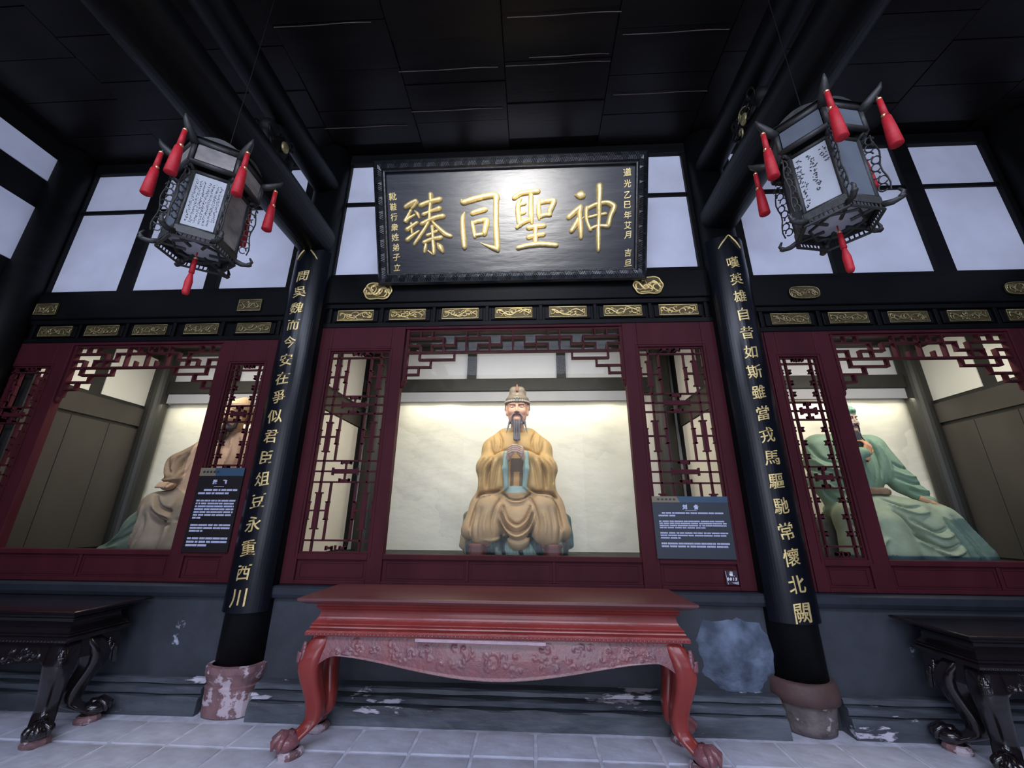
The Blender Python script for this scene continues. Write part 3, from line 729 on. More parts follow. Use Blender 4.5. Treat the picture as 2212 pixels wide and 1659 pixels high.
# ------------------------------------------------------------------ altar tables
REAR = 3.648
def table(name, x0, x1, y0, y1, top, lab, M, MC, MT, apron_center, group=None, strip=False):
    s = top/.95
    e = empty(name, ((x0+x1)/2, (y0+y1)/2, 0), lab, 'table', group)
    hx, hy = (x1-x0)/2, (y1-y0)/2
    S = lambda p: [(d, z*s) for d, z in p]
    MB().loop(-hx, hx, -hy, hy, S([(.012, .95), (0, .945), (0, .932), (.012, .922), (.045, .905), (.075, .898), (.085, .895)])).build('table_top', MT, e)
    prof = [(.085, .895), (.098, .892), (.104, .882), (.098, .872), (.10, .868), (.112, .862), (.124, .85)]
    for t in np.linspace(0, 1, 9): prof.append((.126-.036*t**2.2, .845-.075*t))
    prof += [(.086, .764), (.092, .757), (.084, .752), (.080, .744), (.086, .736), (.07, .730), (.062, .718), (.062, .700), (.078, .694), (.10, .692)]
    MB().loop(-hx, hx, -hy, hy, S(prof)).build('moulded_waist', M, e)
    # beading row on the lower ledge
    b = MB(); n = int((x1-x0)*34)
    for k in range(n):
        x = -hx+.08+(2*hx-.16)*(k+.5)/n; b.ell((x, -hy+.0615, .709*s), (.010, .004, .006), 6, 4)
    o = b.build('beading', MC, e, smooth=True, kind='stuff')
    # apron with carved relief, front, back and ends
    def apron(L, nx, depthc, seed, relief):
        rnd = random.Random(seed); xs = np.linspace(-L/2, L/2, nx); nt = 34 if relief else 12
        curls = []
        if relief:
            for k in range(int(L*30)):
                cx = rnd.uniform(-.43, .43)*L; cz = -.04-rnd.random()*(.04+.11*math.cos(cx/L*3.1)); a0 = rnd.uniform(0, 6.28); sg = rnd.choice((-1, 1)); r0 = rnd.uniform(.018, .042)
                for t in np.linspace(0, 1, 9): curls.append((cx+r0*(.2+t)*math.cos(a0+sg*4.5*t), cz+.8*r0*(.2+t)*math.sin(a0+sg*4.5*t), .006*(1.2-t)))
            # centre rosette
            for a in np.linspace(0, 6.28, 16): curls.append((.045*math.cos(a), -.13+.045*math.sin(a), .007))
        Cq = np.array(curls) if curls else None
        Cq = Cq; front = []; back = []
        for i, x in enumerate(xs):
            u = abs(x)/(L/2)
            # lower edge
            if u > .86: d = .12+.12*((u-.86)/.14)**1.6
            else: d = .12+(depthc-.12)*(math.cos(u/.86*math.pi)*.5+.5)**.8
            rf, rb = [], []
            for j in range(nt):
                t = j/(nt-1); z = -d*t
                y = -.035*math.sin(min(1, t*d/.2)*math.pi/2)
                if Cq is not None:
                    dd = (Cq[:, 0]-x)**2+(Cq[:, 1]-z)**2
                    q = np.exp(-dd/(.0065**2)); y -= float((q*Cq[:, 2]).max())*1.7*(1 if t < .93 else 0)
                y -= .010*math.exp(-((t-.985)/.02)**2)
                rf.append((x, y, z)); rb.append((x, y+.05, z))
            front.append(rf); back.append(rb)
        b = MB(); b.grid(front); b.grid([[back[i][0], back[i][-1]] for i in range(nx)])
        b.grid([[front[i][-1], back[i][-1]] for i in range(nx)])
        return b
    LA = 2*hx-.22
    o = apron(LA, 400, .245*s, 3, True).build('carved_apron', MC, e, smooth=True); o.location = (0, -hy+.105, .694*s)
    o = apron(LA, 60, .20*s, 3, False).build('rear_apron', M, e, smooth=True); o.location = (0, hy-.105, .694*s); o.rotation_euler = (0, 0, math.pi)
    for sx in (-1, 1):
        o = apron(2*hy-.22, 60, .15*s, 8, False).build('side_apron', M, e, smooth=True); o.location = (sx*(hx-.105), 0, .694*s); o.rotation_euler = (0, 0, sx*math.pi/2)
    # cabriole legs with claw feet on stone pads
    for sx in (-1, 1):
        for sy in (-1, 1):
            hy0 = hy; hy = hy0 if sy < 0 else REAR-(y0+y1)/2
            path = [(.700, .115, .07), (.66, .092, .078), (.60, .058, .083), (.54, .045, .082), (.48, .050, .076), (.42, .066, .070), (.36, .085, .066), (.30, .103, .063), (.24, .116, .060), (.19, .118, .058),
                    (.165, .110, .060), (.14, .088, .060), (.115, .060, .060), (.09, .035, .058), (.07, .02, .05)]
            b = MB(); rows = []
            for z, ins, w_ in path:
                cx, cy = sx*(hx-ins-w_*.85), sy*(hy-ins-w_*.85)
                tilt = 0
                row = []
                for k in range(20):
                    a = 2*math.pi*k/20+.0; c_, s_ = math.cos(a), math.sin(a)
                    q = (abs(c_)**5+abs(s_)**5)**-.2
                    row.append((cx+w_*q*c_*.92, cy+w_*q*s_*.92, z*s+.0))
                row.append(row[0]); rows.append(row)
            b.grid(rows)
            lg = b.build('leg', M, e, smooth=True)
            b = MB()
            fx, fy = sx*(hx-.055), sy*(hy-.055)
            b.ell((fx, fy, .088), (.082, .082, .052), 18, 10)
            for k in range(3):
                a = math.atan2(sy, sx)+(k-1)*.75
                b.tube([(fx-.04*math.cos(a), fy-.04*math.sin(a), .125), (fx+.045*math.cos(a), fy+.045*math.sin(a), .128), (fx+.085*math.cos(a), fy+.085*math.sin(a), .10), (fx+.088*math.cos(a), fy+.088*math.sin(a), .06)], [.022, .026, .022, .008], 8)
            b.build('claw_foot', MC, lg, smooth=True)
            # carved knee leaf
            b = MB(); rk = random.Random(4)
            kx, ky = sx*(hx-.06), sy*(hy-.06)
            for q in range(5):
                a = math.atan2(sy, sx)+(q-2)*.42
                b.tube([(kx-.02*math.cos(a)+.02*math.cos(a)*t, ky-.02*math.sin(a)+.02*math.sin(a)*t+.0, (.66-.13*t-.02*abs(q-2))*s) for t in np.linspace(0, 1, 6)], [.012, .016, .018, .016, .012, .006], 6)
                b.tube([(kx+(.018+.0*q)*math.cos(a+.3*math.sin(6*t)), ky+.018*math.sin(a+.3*math.sin(6*t)), (.60-.06*t)*s) for t in np.linspace(0, 1, 7)], .009, 5)
            b.build('knee_carving', MC, lg, smooth=True)
            b = MB(); P = []
            for z, r in ((0, .075), (.02, .08), (.042, .07), (.046, .05)):
                rr = []
                for k in range(13):
                    a = 2*math.pi*(k % 12)/12; rr.append((fx-sx*.02+r*math.cos(a)*(1+.1*math.sin(3*a)), fy-sy*.02+r*math.sin(a), z))
                P.append(rr)
            b.grid(P); b.build('stone_pad', STONER, lg); hy = hy0
    if strip:
        b = MB().box(-.55, .36, -hy+.042, -hy+.060, .676*s, .694*s); o = b.build('paper_strip', mat('pale_pink_strip', (.55, .38, .44), .5, noise=.2, nscale=20), e, fix=False, label='pale pinkish strip stuck under the moulding')
        o.rotation_euler = (0, R(.4), 0)
    return e
table('altar_table', -1.70, 1.125, 3.14, 3.80, .95, 'long glossy red altar table with carved apron and claw feet, below the ochre statue', TRED, TREDC, TTOP, .25, strip=True)
table('altar_table', -5.55, -3.37, 3.16, 3.79, .825, 'dark lacquered altar table left of the left column', TDARK, TDARK, TDARK, .2, 'dark side altar tables')
table('altar_table', 2.84, 5.0, 3.16, 3.79, .79, 'dark lacquered altar table right of the right column', TDARK, TDARK, TDARK, .2, 'dark side altar tables')

# ------------------------------------------------------------------ palace lanterns
LFR = mat('dark_grey_lantern_wood', (.030, .030, .029), .5, noise=.3, nscale=12, bump=.15, bscale=40)
PAPER = mat('white_lantern_paper', (.40, .42, .46), .7, noise=.06, nscale=9)
LAND = mat('painted_lantern_silk', (.30, .27, .25), .7, noise=.5, nscale=7, col2=(.13, .12, .12), aniso=(1, 1, 1.6))
INK = mat('black_ink', (.05, .05, .06), .7)
REDT = mat('red_silk_tassel', (.50, .008, .02), .6, noise=.3, nscale=60)
TGOLD = mat('tassel_gilt', (.9, .55, .3), .3, metal=.8)
GREYP = mat('blue_grey_lantern_silk', (.10, .12, .15), .7, noise=.3, nscale=6)
def lantern(x, y, zbot, a_off, lab, writing, pan):
    e = empty('palace_lantern', (x, y, zbot), lab, 'lantern', 'hexagonal lanterns', rot=(0, 0, 0))
    V = lambda r, k, z: (r*math.cos(a_off+k*math.pi/3), r*math.sin(a_off+k*math.pi/3), z)
    rb, ru = .185, .235
    z0, z1, z2, z3 = .10, .51, .545, .70
    # body
    fr = MB()
    for k in range(6):
        fr.tube([V(rb, k, z0-.03), V(rb, k, z1+.03)], .014, 6)
        fr.tube([V(rb, k, z0), V(rb, k+1, z0)], .018, 6); fr.tube([V(rb, k, z1), V(rb, k+1, z1)], .014, 6)
        fr.tube([V(ru, k, z2), V(ru, k, z3)], .015, 6)
        fr.tube([V(ru, k, z2), V(ru, k+1, z2)], .017, 6); fr.tube([V(ru, k, z3), V(ru, k+1, z3)], .017, 6)
        fr.tube([V(rb, k, z1), V(ru, k, z2)], .012, 6)
    f = fr.build('lantern_frame', LFR, e, smooth=True)
    for k in range(6):
        a = a_off+(k+.5)*math.pi/3
        ap = rb*math.cos(math.pi/6); wd = rb-.03
        def quad(r_ap, hw, za, zb, m_, nm):
            c, s_ = math.cos(a), math.sin(a); t = .004
            v = []
            for d in (0, t):
                for (q, z) in ((-hw, za), (hw, za), (hw, zb), (-hw, zb)): v.append(((r_ap+d)*c-q*s_, (r_ap+d)*s_+q*c, z))
            return MB().add(v, [(0, 3, 2, 1), (4, 5, 6, 7), (0, 1, 5, 4), (1, 2, 6, 5), (2, 3, 7, 6), (3, 0, 4, 7)]).build(nm, m_, f)
        m_ = pan[k]
        quad(ap, wd/2+.012, z0+.02, z1-.015, m_, 'side_panel')
        quad(ru*math.cos(math.pi/6), ru/2-.018, z2+.02, z3-.02, pan[6+k], 'upper_panel')
        # slatted flange below the panel
        quad(ap+.012, rb/2+.005, z0-.045, z0-.0, LFR, 'lower_flange')
        if k == writing[0]:
            b = MB(); c, s_ = math.cos(a), math.sin(a); rnd = random.Random(2+k)
            cols, rws, sz = writing[1:]
            for ci in range(cols):
                for ri in range(rws-(ci*3 if cols < 5 and ci else 0)-(3 if ci == cols-1 else 0)):
                    q0 = wd*.40-(wd*.80)*ci/max(1, cols-1); zz = z1-.06-(z1-z0-.11)*ri/(rws-1)
                    # cursive marks too small to read: three short dabs each
                    for d in range(4):
                        qa, za = rnd.uniform(-.45, .45)*sz, rnd.uniform(-.45, .45)*sz; qb, zb = qa+rnd.uniform(-.5, .5)*sz, za+rnd.uniform(-.4, .4)*sz
                        P_ = [((ap+.0055)*c-(-(q0)+qq)*s_, (ap+.0055)*s_+(-(q0)+qq)*c, zz+z_) for qq, z_ in ((qa, za), (qb, zb))]
                        b.tube(P_, sz*.10, 4)
            b.build('brush_writing', INK, f, kind='stuff')
    # roof
    P = []
    for q in np.linspace(0, 1, 9):
        r = (ru+.03)*(1-q)+.03*q; z = z3+.02+.10*q**.6
        P.append([V(r, k, z) for k in range(7)])
    MB().grid(P).build('roof', LFR, e)
    # arched crests above each side and six rising horns with hooks
    for k in range(6):
        n = 14; v = []
        for i in range(n+1):
            t = i/n; A_ = Vector(V(ru+.012, k, z3)); B_ = Vector(V(ru+.012, k+1, z3)); p = A_.lerp(B_, t)
            v += [tuple(p+Vector((0, 0, .0))), tuple(p+Vector((0, 0, .015+.055*math.sin(math.pi*t))))]
        v2 = [(p[0]*.96, p[1]*.96, p[2]) for p in v]
        b = MB(); b.add(v, [(2*i, 2*i+2, 2*i+3, 2*i+1) for i in range(n)]); b.add(v2, [(2*i, 2*i+1, 2*i+3, 2*i+2) for i in range(n)])
        b.add([v[2*i+1] for i in range(n+1)]+[v2[2*i+1] for i in range(n+1)], [(i, i+1, n+2+i, n+1+i) for i in range(n)])
        b.build('crest', LFR, e)
        pts = [V(ru+.0, k, z3-.02), V(ru+.045, k, z3+.005), V(ru+.075, k, z3+.03), V(ru+.10, k, z3+.055), V(ru+.115, k, z3+.085)]
        h = MB().tube(pts, [.024, .026, .022, .015, .004], 6).tube([V(ru+.075, k, z3+.025), V(ru+.085, k, z3-.015)], .006, 5).build('horn', LFR, e, smooth=True)
        # tassel: cord, bead, skirt
        tx, ty, tz = V(ru+.085, k, z3-.02)
        MB().tube([(tx, ty, tz), (tx, ty, tz-.125)], [.013, .017], 8).lathe([(.006, 0), (.022, -.012), (.028, -.10), (.032, -.20), (.025, -.205)][::-1], tx, ty, 12, cz=tz-.122).build('tassel', REDT, h, smooth=True)
        MB().ell((tx, ty, tz+.004), (.014, .014, .014), 8, 6).ell((tx-.011, ty, tz-.118), (.010, .013, .011), 8, 6).ell((tx+.011, ty, tz-.118), (.010, .013, .011), 8, 6).build('gilt_beads', TGOLD, h, smooth=True, kind='stuff')
        # lower dragon-head finials
        pts = [V(rb, k, z0-.04), V(rb+.05, k, z0-.055), V(rb+.085, k, z0-.05), V(rb+.10, k, z0-.02), V(rb+.085, k, z0+.005)]
        MB().tube(pts, [.018, .016, .014, .010, .006], 6).ell(V(rb+.088, k, z0-.045), (.018, .018, .014), 8, 5).build('finial', LFR, e, smooth=True)
        # pierced scroll brackets beside the corner posts
        b = MB()
        for i in range(9):
            zc = z0+.05+i*.045; rr_ = rb+.035+.012*math.sin(i*2.1)
            P_ = [V(rr_+.019*math.cos(t), k, zc+.024*math.sin(t)) for t in np.linspace(0, 5.6, 10)]
            b.tube(P_, .0042, 4)
        b.tube([V(rb+.06+.008*math.sin(i*1.3), k, z0+.02+i*.042) for i in range(10)], .004, 4)
        b.build('pierced_bracket', LFR, e, kind='stuff')
        # bottom cross struts and pierced drop
        MB().tube([V(rb-.01, k, z0-.045), V(.06, k+.0, z0-.05)], .010, 5).build('bottom_strut', LFR, e)
        MB().tube([V(.13, k+.5, z0-.05), V(.13, k+1.5, z0-.05)], .008, 5).build('bottom_strut', LFR, e)
        b = MB()
        for i in range(8):
            A_ = Vector(V(rb+.015, k, z0-.07)); B_ = Vector(V(rb+.015, k+1, z0-.07)); p = A_.lerp(B_, (i+1)/9)
            b.tube([p, p+Vector((.004*math.sin(i), .004, .035))], .004, 4)
        A_ = V(rb+.015, k, z0-.075); B_ = V(rb+.015, k+1, z0-.075); b.tube([A_, B_], .008, 5)
        b.build('pierced_drop', LFR, e, kind='stuff')
    MB().add([V(rb-.012, k, z0-.0) for k in range(6)]+[V(rb-.012, k, z0+.006) for k in range(6)], [(0,1,2,3,4,5), (11,10,9,8,7,6)]+[(k, (k+1) % 6, 6+(k+1) % 6, 6+k) for k in range(6)]).build('bottom_panel', mat('pale_bottom_silk', (.60, .58, .60), .7, noise=.3, nscale=8), e)
    t = MB().tube([(0, 0, .05), (0, 0, .0)], .004, 5).tube([(0, 0, .0), (0, 0, -.10)], [.012, .015], 8).lathe([(.014, -.25), (.02, -.235), (.021, -.16), (.012, -.11), (.006, -.10)], 0, 0, 12).build('centre_tassel', REDT, e, smooth=True)
    MB().ell((0, 0, .002), (.013, .013, .013), 8, 6).build('gilt_bead', TGOLD, t, smooth=True)
    MB().tube([(0, 0, z3+.10), (0, 0, 5.9-zbot)], .003, 5).ell((0, 0, z3+.13), (.022, .022, .03), 8, 6).build('hanging_chain', BLACKW, e)
    return e
lantern(-2.09, 2.02, 3.02, R(33), 'dark hexagonal lantern with closely written panel and red tassels, hanging beside the left column', (4, 7, 24, .0115), [LAND, GREYP, GREYP, GREYP, PAPER, LAND]+[LAND]*6)
lantern(1.72, 1.94, 3.02, R(10), 'dark hexagonal lantern with loosely written panel and red tassels, hanging beside the right column', (3, 3, 13, .026), [LAND, GREYP, GREYP, PAPER, GREYP, GREYP]+[GREYP]*6)

# ------------------------------------------------------------------ information boards and number sticker
SIGN = mat('charcoal_sign', (.032, .040, .052), .4)
SIGNB = mat('blue_sign_header', (.040, .085, .14), .4)
SIGNT = mat('tan_sign_tab', (.21, .17, .11), .5)
WHITE = mat('white_print', (.55, .58, .78), .6)
SIGND = mat('near_black_sign', (.012, .009, .011), .4)
def sign(x0, x1, z0, z1, lab, title, blocks, m_, seed):
    y = 3.852
    e = empty('information_board', ((x0+x1)/2, y, z0), lab, 'sign', 'information boards')
    w_, h_ = x1-x0, z1-z0
    MB().box(-w_/2, w_/2, -.012, .0, 0, h_).build('board', m_, e, fix=False)
    hz = h_*.9
    box('header_band', SIGNB, -w_/2, w_/2, -.0135, -.012, hz, h_, e)
    MB().add([(-w_/2, -.0145, hz+.0), (-w_*.13, -.0145, hz), (-w_*.17, -.0145, h_), (-w_/2, -.0145, h_), (-w_/2, -.0135, hz), (-w_*.13, -.0135, hz), (-w_*.17, -.0135, h_), (-w_/2, -.0135, h_)],
             [(0, 1, 2, 3), (4, 7, 6, 5), (0, 4, 5, 1), (1, 5, 6, 2), (2, 6, 7, 3), (3, 7, 4, 0)]).build('header_tab', SIGNT, e, fix=False)
    rnd = random.Random(seed)
    b = MB()
    for k in range(5): b.box(-w_*.43+k*.035, -w_*.43+k*.035+.022, -.0155, -.0145, hz+h_*.035, hz+h_*.065)
    b.build('header_print', SIGN, e, kind='stuff')
    for ch, sx in zip(title, (-.05, .05)):
        g = MB(); put_glyph(g, ch, lambda x, y_, z: (sx+x, -.0125-z, h_*.825+y_), .042, weight=.03, depth=.01, brush=0)
        g.build('title_character', WHITE, e, fix=False)
    box('title_rule', WHITE, -.05, .05, -.0128, -.012, h_*.765, h_*.770, e)
    z = h_*.725
    for nl, lh, ends, ind in blocks:
        b = MB()
        for l in range(nl):
            xx = -w_*.43+(ind if l == 0 else 0); xe = w_*.44 if l < nl-1 else -w_*.43+w_*.87*ends
            while xx < xe-.01:
                ww = rnd.uniform(.02, .09); ww = min(ww, xe-xx)
                # words too small to read
                k = xx
                while k < xx+ww-.004:
                    cw = rnd.uniform(.004, .007); b.box(k, k+cw, -.0128, -.012, z-lh*.30, z+lh*.30); k += cw+.0015
                xx += ww+.006
            z -= lh
        b.build('printed_paragraph', WHITE, e, kind='stuff')
        z -= h_*.05
    return e
sign(1.075, 1.745, 1.178, 1.70, 'dark slate information board at the foot of the lattice right of the ochre statue', '刘备',
     [(2, .022, .25, .03), (4, .018, .68, 0), (3, .020, .30, 0), (2, .024, 1.0, 0)], SIGN, 1)
sign(-3.255, -2.81, 1.185, 1.95, 'near-black information board just left of the left column', '张飞',
     [(2, .030, .8, .05), (7, .026, .22, 0), (3, .026, .35, 0), (3, .030, .55, 0)], SIGND, 2)
e = empty('number_sticker', (1.687, 3.857, 1.035), 'small square sticker numbered 0013 below the right information board', 'sticker')
b = MB().box(-.052, .052, -.002, .0, -.055, .055); b.build('film', mat('sticker_film', (.05, .03, .04), .25), e, fix=False)
g = MB()
for i, ch in enumerate('0013'): put_glyph(g, ch, lambda x, y, z, i=i: (-.033+.022*i+x, -.003-z*.3, -.012+y), .030, weight=.03, depth=.01, brush=0)
g.build('number', mat('white_ink', (.8, .82, .9), .5), e, fix=False, kind='stuff')
g = MB().box(-.012, .010, -.004, -.002, .012, .034).box(-.018, -.013, -.004, -.002, .016, .030).box(-.006, .004, -.004, -.002, .036, .044).box(.016, .024, -.004, -.002, .010, .014)
g.tube([(-.018, -.003, .036), (-.008, -.003, .046), (.006, -.003, .046), (.014, -.003, .036)], .0015, 4); g.build('guide_symbol', MATS['white_ink'], e, kind='stuff')
g = MB().add([(-.052, -.003, .05), (-.046, -.003, .05), (-.034, -.003, -.055), (-.040, -.003, -.055)], [(0, 1, 2, 3)]).add([(-.01, -.003, -.04), (.052, -.003, -.03), (.052, -.003, -.055), (.03, -.003, -.052)], [(0, 1, 2, 3)])
g.build('peeling_edge', mat('pale_film', (.35, .33, .42), .4), e, kind='stuff')
# ------------------------------------------------------------------ clay statues: solid fields turned into surfaces
def smin(a, b, k):
    h = np.clip(.5+.5*(b-a)/k, 0, 1)
    return b*(1-h)+a*h-k*h*(1-h)
def prim(q, X, Y, Z):
    t = q[0]
    if t == 'e':      # ellipsoid c r [rot about y, rot about x]
        c, r = q[1], q[2]; x, y, z = X-c[0], Y-c[1], Z-c[2]
        if len(q) > 5 and q[5]:
            a = q[5]; x, z = x*math.cos(a)-z*math.sin(a), x*math.sin(a)+z*math.cos(a)
        k0 = np.sqrt((x/r[0])**2+(y/r[1])**2+(z/r[2])**2); k1 = np.sqrt((x/r[0]**2)**2+(y/r[1]**2)**2+(z/r[2]**2)**2)+1e-9
        return k0*(k0-1)/k1
    if t == 'c':      # tapered capsule
        a, b, ra, rb = np.array(q[1]), np.array(q[2]), q[5], q[6]
        d = b-a; L2 = (d**2).sum()+1e-9
        h = np.clip(((X-a[0])*d[0]+(Y-a[1])*d[1]+(Z-a[2])*d[2])/L2, 0, 1)
        return np.sqrt((X-a[0]-d[0]*h)**2+(Y-a[1]-d[1]*h)**2+(Z-a[2]-d[2]*h)**2)-(ra+(rb-ra)*h)
    if t == 'b':      # rounded box
        c, hf, r = q[1], q[2], q[5]
        x, y, z = np.abs(X-c[0])-hf[0]+r, np.abs(Y-c[1])-hf[1]+r, np.abs(Z-c[2])-hf[2]+r
        return np.sqrt(np.maximum(x, 0)**2+np.maximum(y, 0)**2+np.maximum(z, 0)**2)+np.minimum(np.maximum(x, np.maximum(y, z)), 0)-r
def seg2(X, Z, pts):
    D = np.full(X.shape, 9.); T = np.zeros(X.shape)
    n = len(pts)-1
    for i in range(n):
        ax, az = pts[i]; bx, bz = pts[i+1]; dx, dz = bx-ax, bz-az
        h = np.clip(((X-ax)*dx+(Z-az)*dz)/(dx*dx+dz*dz+1e-9), 0, 1)
        d = np.hypot(X-ax-dx*h, Z-az-dz*h); m_ = d < D; D[m_] = d[m_]; T[m_] = ((i+h)/n)[m_]
    return D, T
def smooth_pts(p, n=4):
    p = np.array(p, float)
    if len(p) < 3: return [tuple(a) for a in p]
    out = []
    for i in range(len(p)-1):
        p0, p1, p2, p3 = p[max(i-1, 0)], p[i], p[i+1], p[min(i+2, len(p)-1)]
        for t in np.arange(n)/n: out.append(tuple(.5*((2*p1)+(-p0+p2)*t+(2*p0-5*p1+4*p2-p3)*t*t+(-p0+3*p1-3*p2+p3)*t**3)))
    return out+[tuple(p[-1])]
def sculpt(name, prims, lo, hi, h, colors, parent=None, folds=(), paint=None, neg=(), noise=0., cut=None, **tags):
    """prims: (type, .., .., blend, colour index, ..); folds: (points xz, width, amplitude) relief carved into the front"""
    xs, ys, zs = [np.arange(lo[i], hi[i]+h, h, dtype=np.float32) for i in range(3)]
    X, Y, Z = np.meshgrid(xs, ys, zs, indexing='ij')
    D = None; best = np.full(X.shape, 9., np.float32); idx = np.zeros(X.shape, np.int8)
    for q in prims:
        d = prim(q, X, Y, Z).astype(np.float32)
        D = d if D is None else smin(D, d, q[3])
        m_ = d < best; best[m_] = d[m_]; idx[m_] = q[4]
    for q in neg:
        d = prim(q, X, Y, Z); D = -smin(-D, d, q[3])
    if folds:
        X2, Z2 = np.meshgrid(xs, zs, indexing='ij'); Hh = np.zeros(X2.shape)
        for pts, w_, amp in folds:
            d, t = seg2(X2, Z2, smooth_pts(pts)); env = np.sin(np.pi*np.clip(t*.92+.04, 0, 1))**.5
            Hh += amp*1.55*env*(np.exp(-(d/w_)**2))
        D = D-Hh[:, None, :]
    if noise: D = D-noise*(np.sin(X*31+Z*17)*np.sin(Y*27+1)*np.sin(Z*37+X*9))
    if cut is not None: D = np.maximum(D, cut-Z)
    # surface nets
    s = D < 0
    nx, ny, nz = s.shape
    cnt = np.zeros((nx-1, ny-1, nz-1), np.float32); acc = [np.zeros_like(cnt) for _ in range(3)]
    def sl(o): return tuple(slice(o[i], o[i]+[nx-1, ny-1, nz-1][i]) for i in range(3))
    corners = [(a, b, c) for a in (0, 1) for b in (0, 1) for c in (0, 1)]
    for c1 in corners:
        for ax in range(3):
            if c1[ax]: continue
            c2 = list(c1); c2[ax] = 1; c2 = tuple(c2)
            d1, d2 = D[sl(c1)], D[sl(c2)]
            cross = (d1 < 0) != (d2 < 0)
            t = np.where(cross, d1/(d1-d2+1e-12), 0)
            cnt += cross
            for k in range(3):
                acc[k] += np.where(cross, c1[k]+(t if k == ax else 0), 0)
    act = cnt > 0
    ids = -np.ones(act.shape, np.int64); ids[act] = np.arange(act.sum())
    I = np.argwhere(act)
    P = np.stack([(acc[k][act]/cnt[act]+I[:, k])*h+lo[k] for k in range(3)], 1)
    faces = []
    for ax in range(3):
        o1, o2 = [(1, 2), (2, 0), (0, 1)][ax]
        a = [slice(1, -1)]*3; a[ax] = slice(0, -1); b = list(a); b[ax] = slice(1, None)
        A, Bq = s[tuple(a)], s[tuple(b)]
        E_ = np.argwhere(A != Bq)
        if not len(E_): continue
        base = E_.copy(); base[:, o1] += 1; base[:, o2] += 1   # index of grid vertex
        sign = A[tuple(E_.T)]
        q = []
        for d1, d2 in ((-1, -1), (0, -1), (0, 0), (-1, 0)):
            c = base.copy(); c[:, o1] += d1; c[:, o2] += d2; q.append(ids[tuple(c.T)])
        q = np.stack(q, 1); q = np.where(sign[:, None], q, q[:, ::-1]); faces.append(q)
    F = np.concatenate(faces); F = F[(F >= 0).all(1)]
    me = bpy.data.meshes.new(name)
    me.vertices.add(len(P)); me.vertices.foreach_set('co', P.astype(np.float32).ravel())
    me.loops.add(F.size); me.loops.foreach_set('vertex_index', F.ravel().astype(np.int32))
    me.polygons.add(len(F)); me.polygons.foreach_set('loop_start', np.arange(0, F.size, 4, dtype=np.int32))
    me.polygons.foreach_set('loop_total', np.full(len(F), 4, np.int32)); me.polygons.foreach_set('use_smooth', np.ones(len(F), bool))
    me.update(calc_edges=True); me.validate()
    ci = idx[:-1, :-1, :-1][act]
    cols = np.ones((len(P), 4), np.float32); cols[:, :3] = np.array(colors, np.float32)[ci]
    if paint: paint(P, cols, ci)
    at = me.color_attributes.new('Col', 'FLOAT_COLOR', 'POINT'); at.data.foreach_set('color', cols.ravel())
    me.materials.append(CLAY)
    o = bpy.data.objects.new(name, me); link(o, parent, **tags)
    sm = o.modifiers.new('smooth', 'SMOOTH'); sm.factor = .5; sm.iterations = 1
    return o

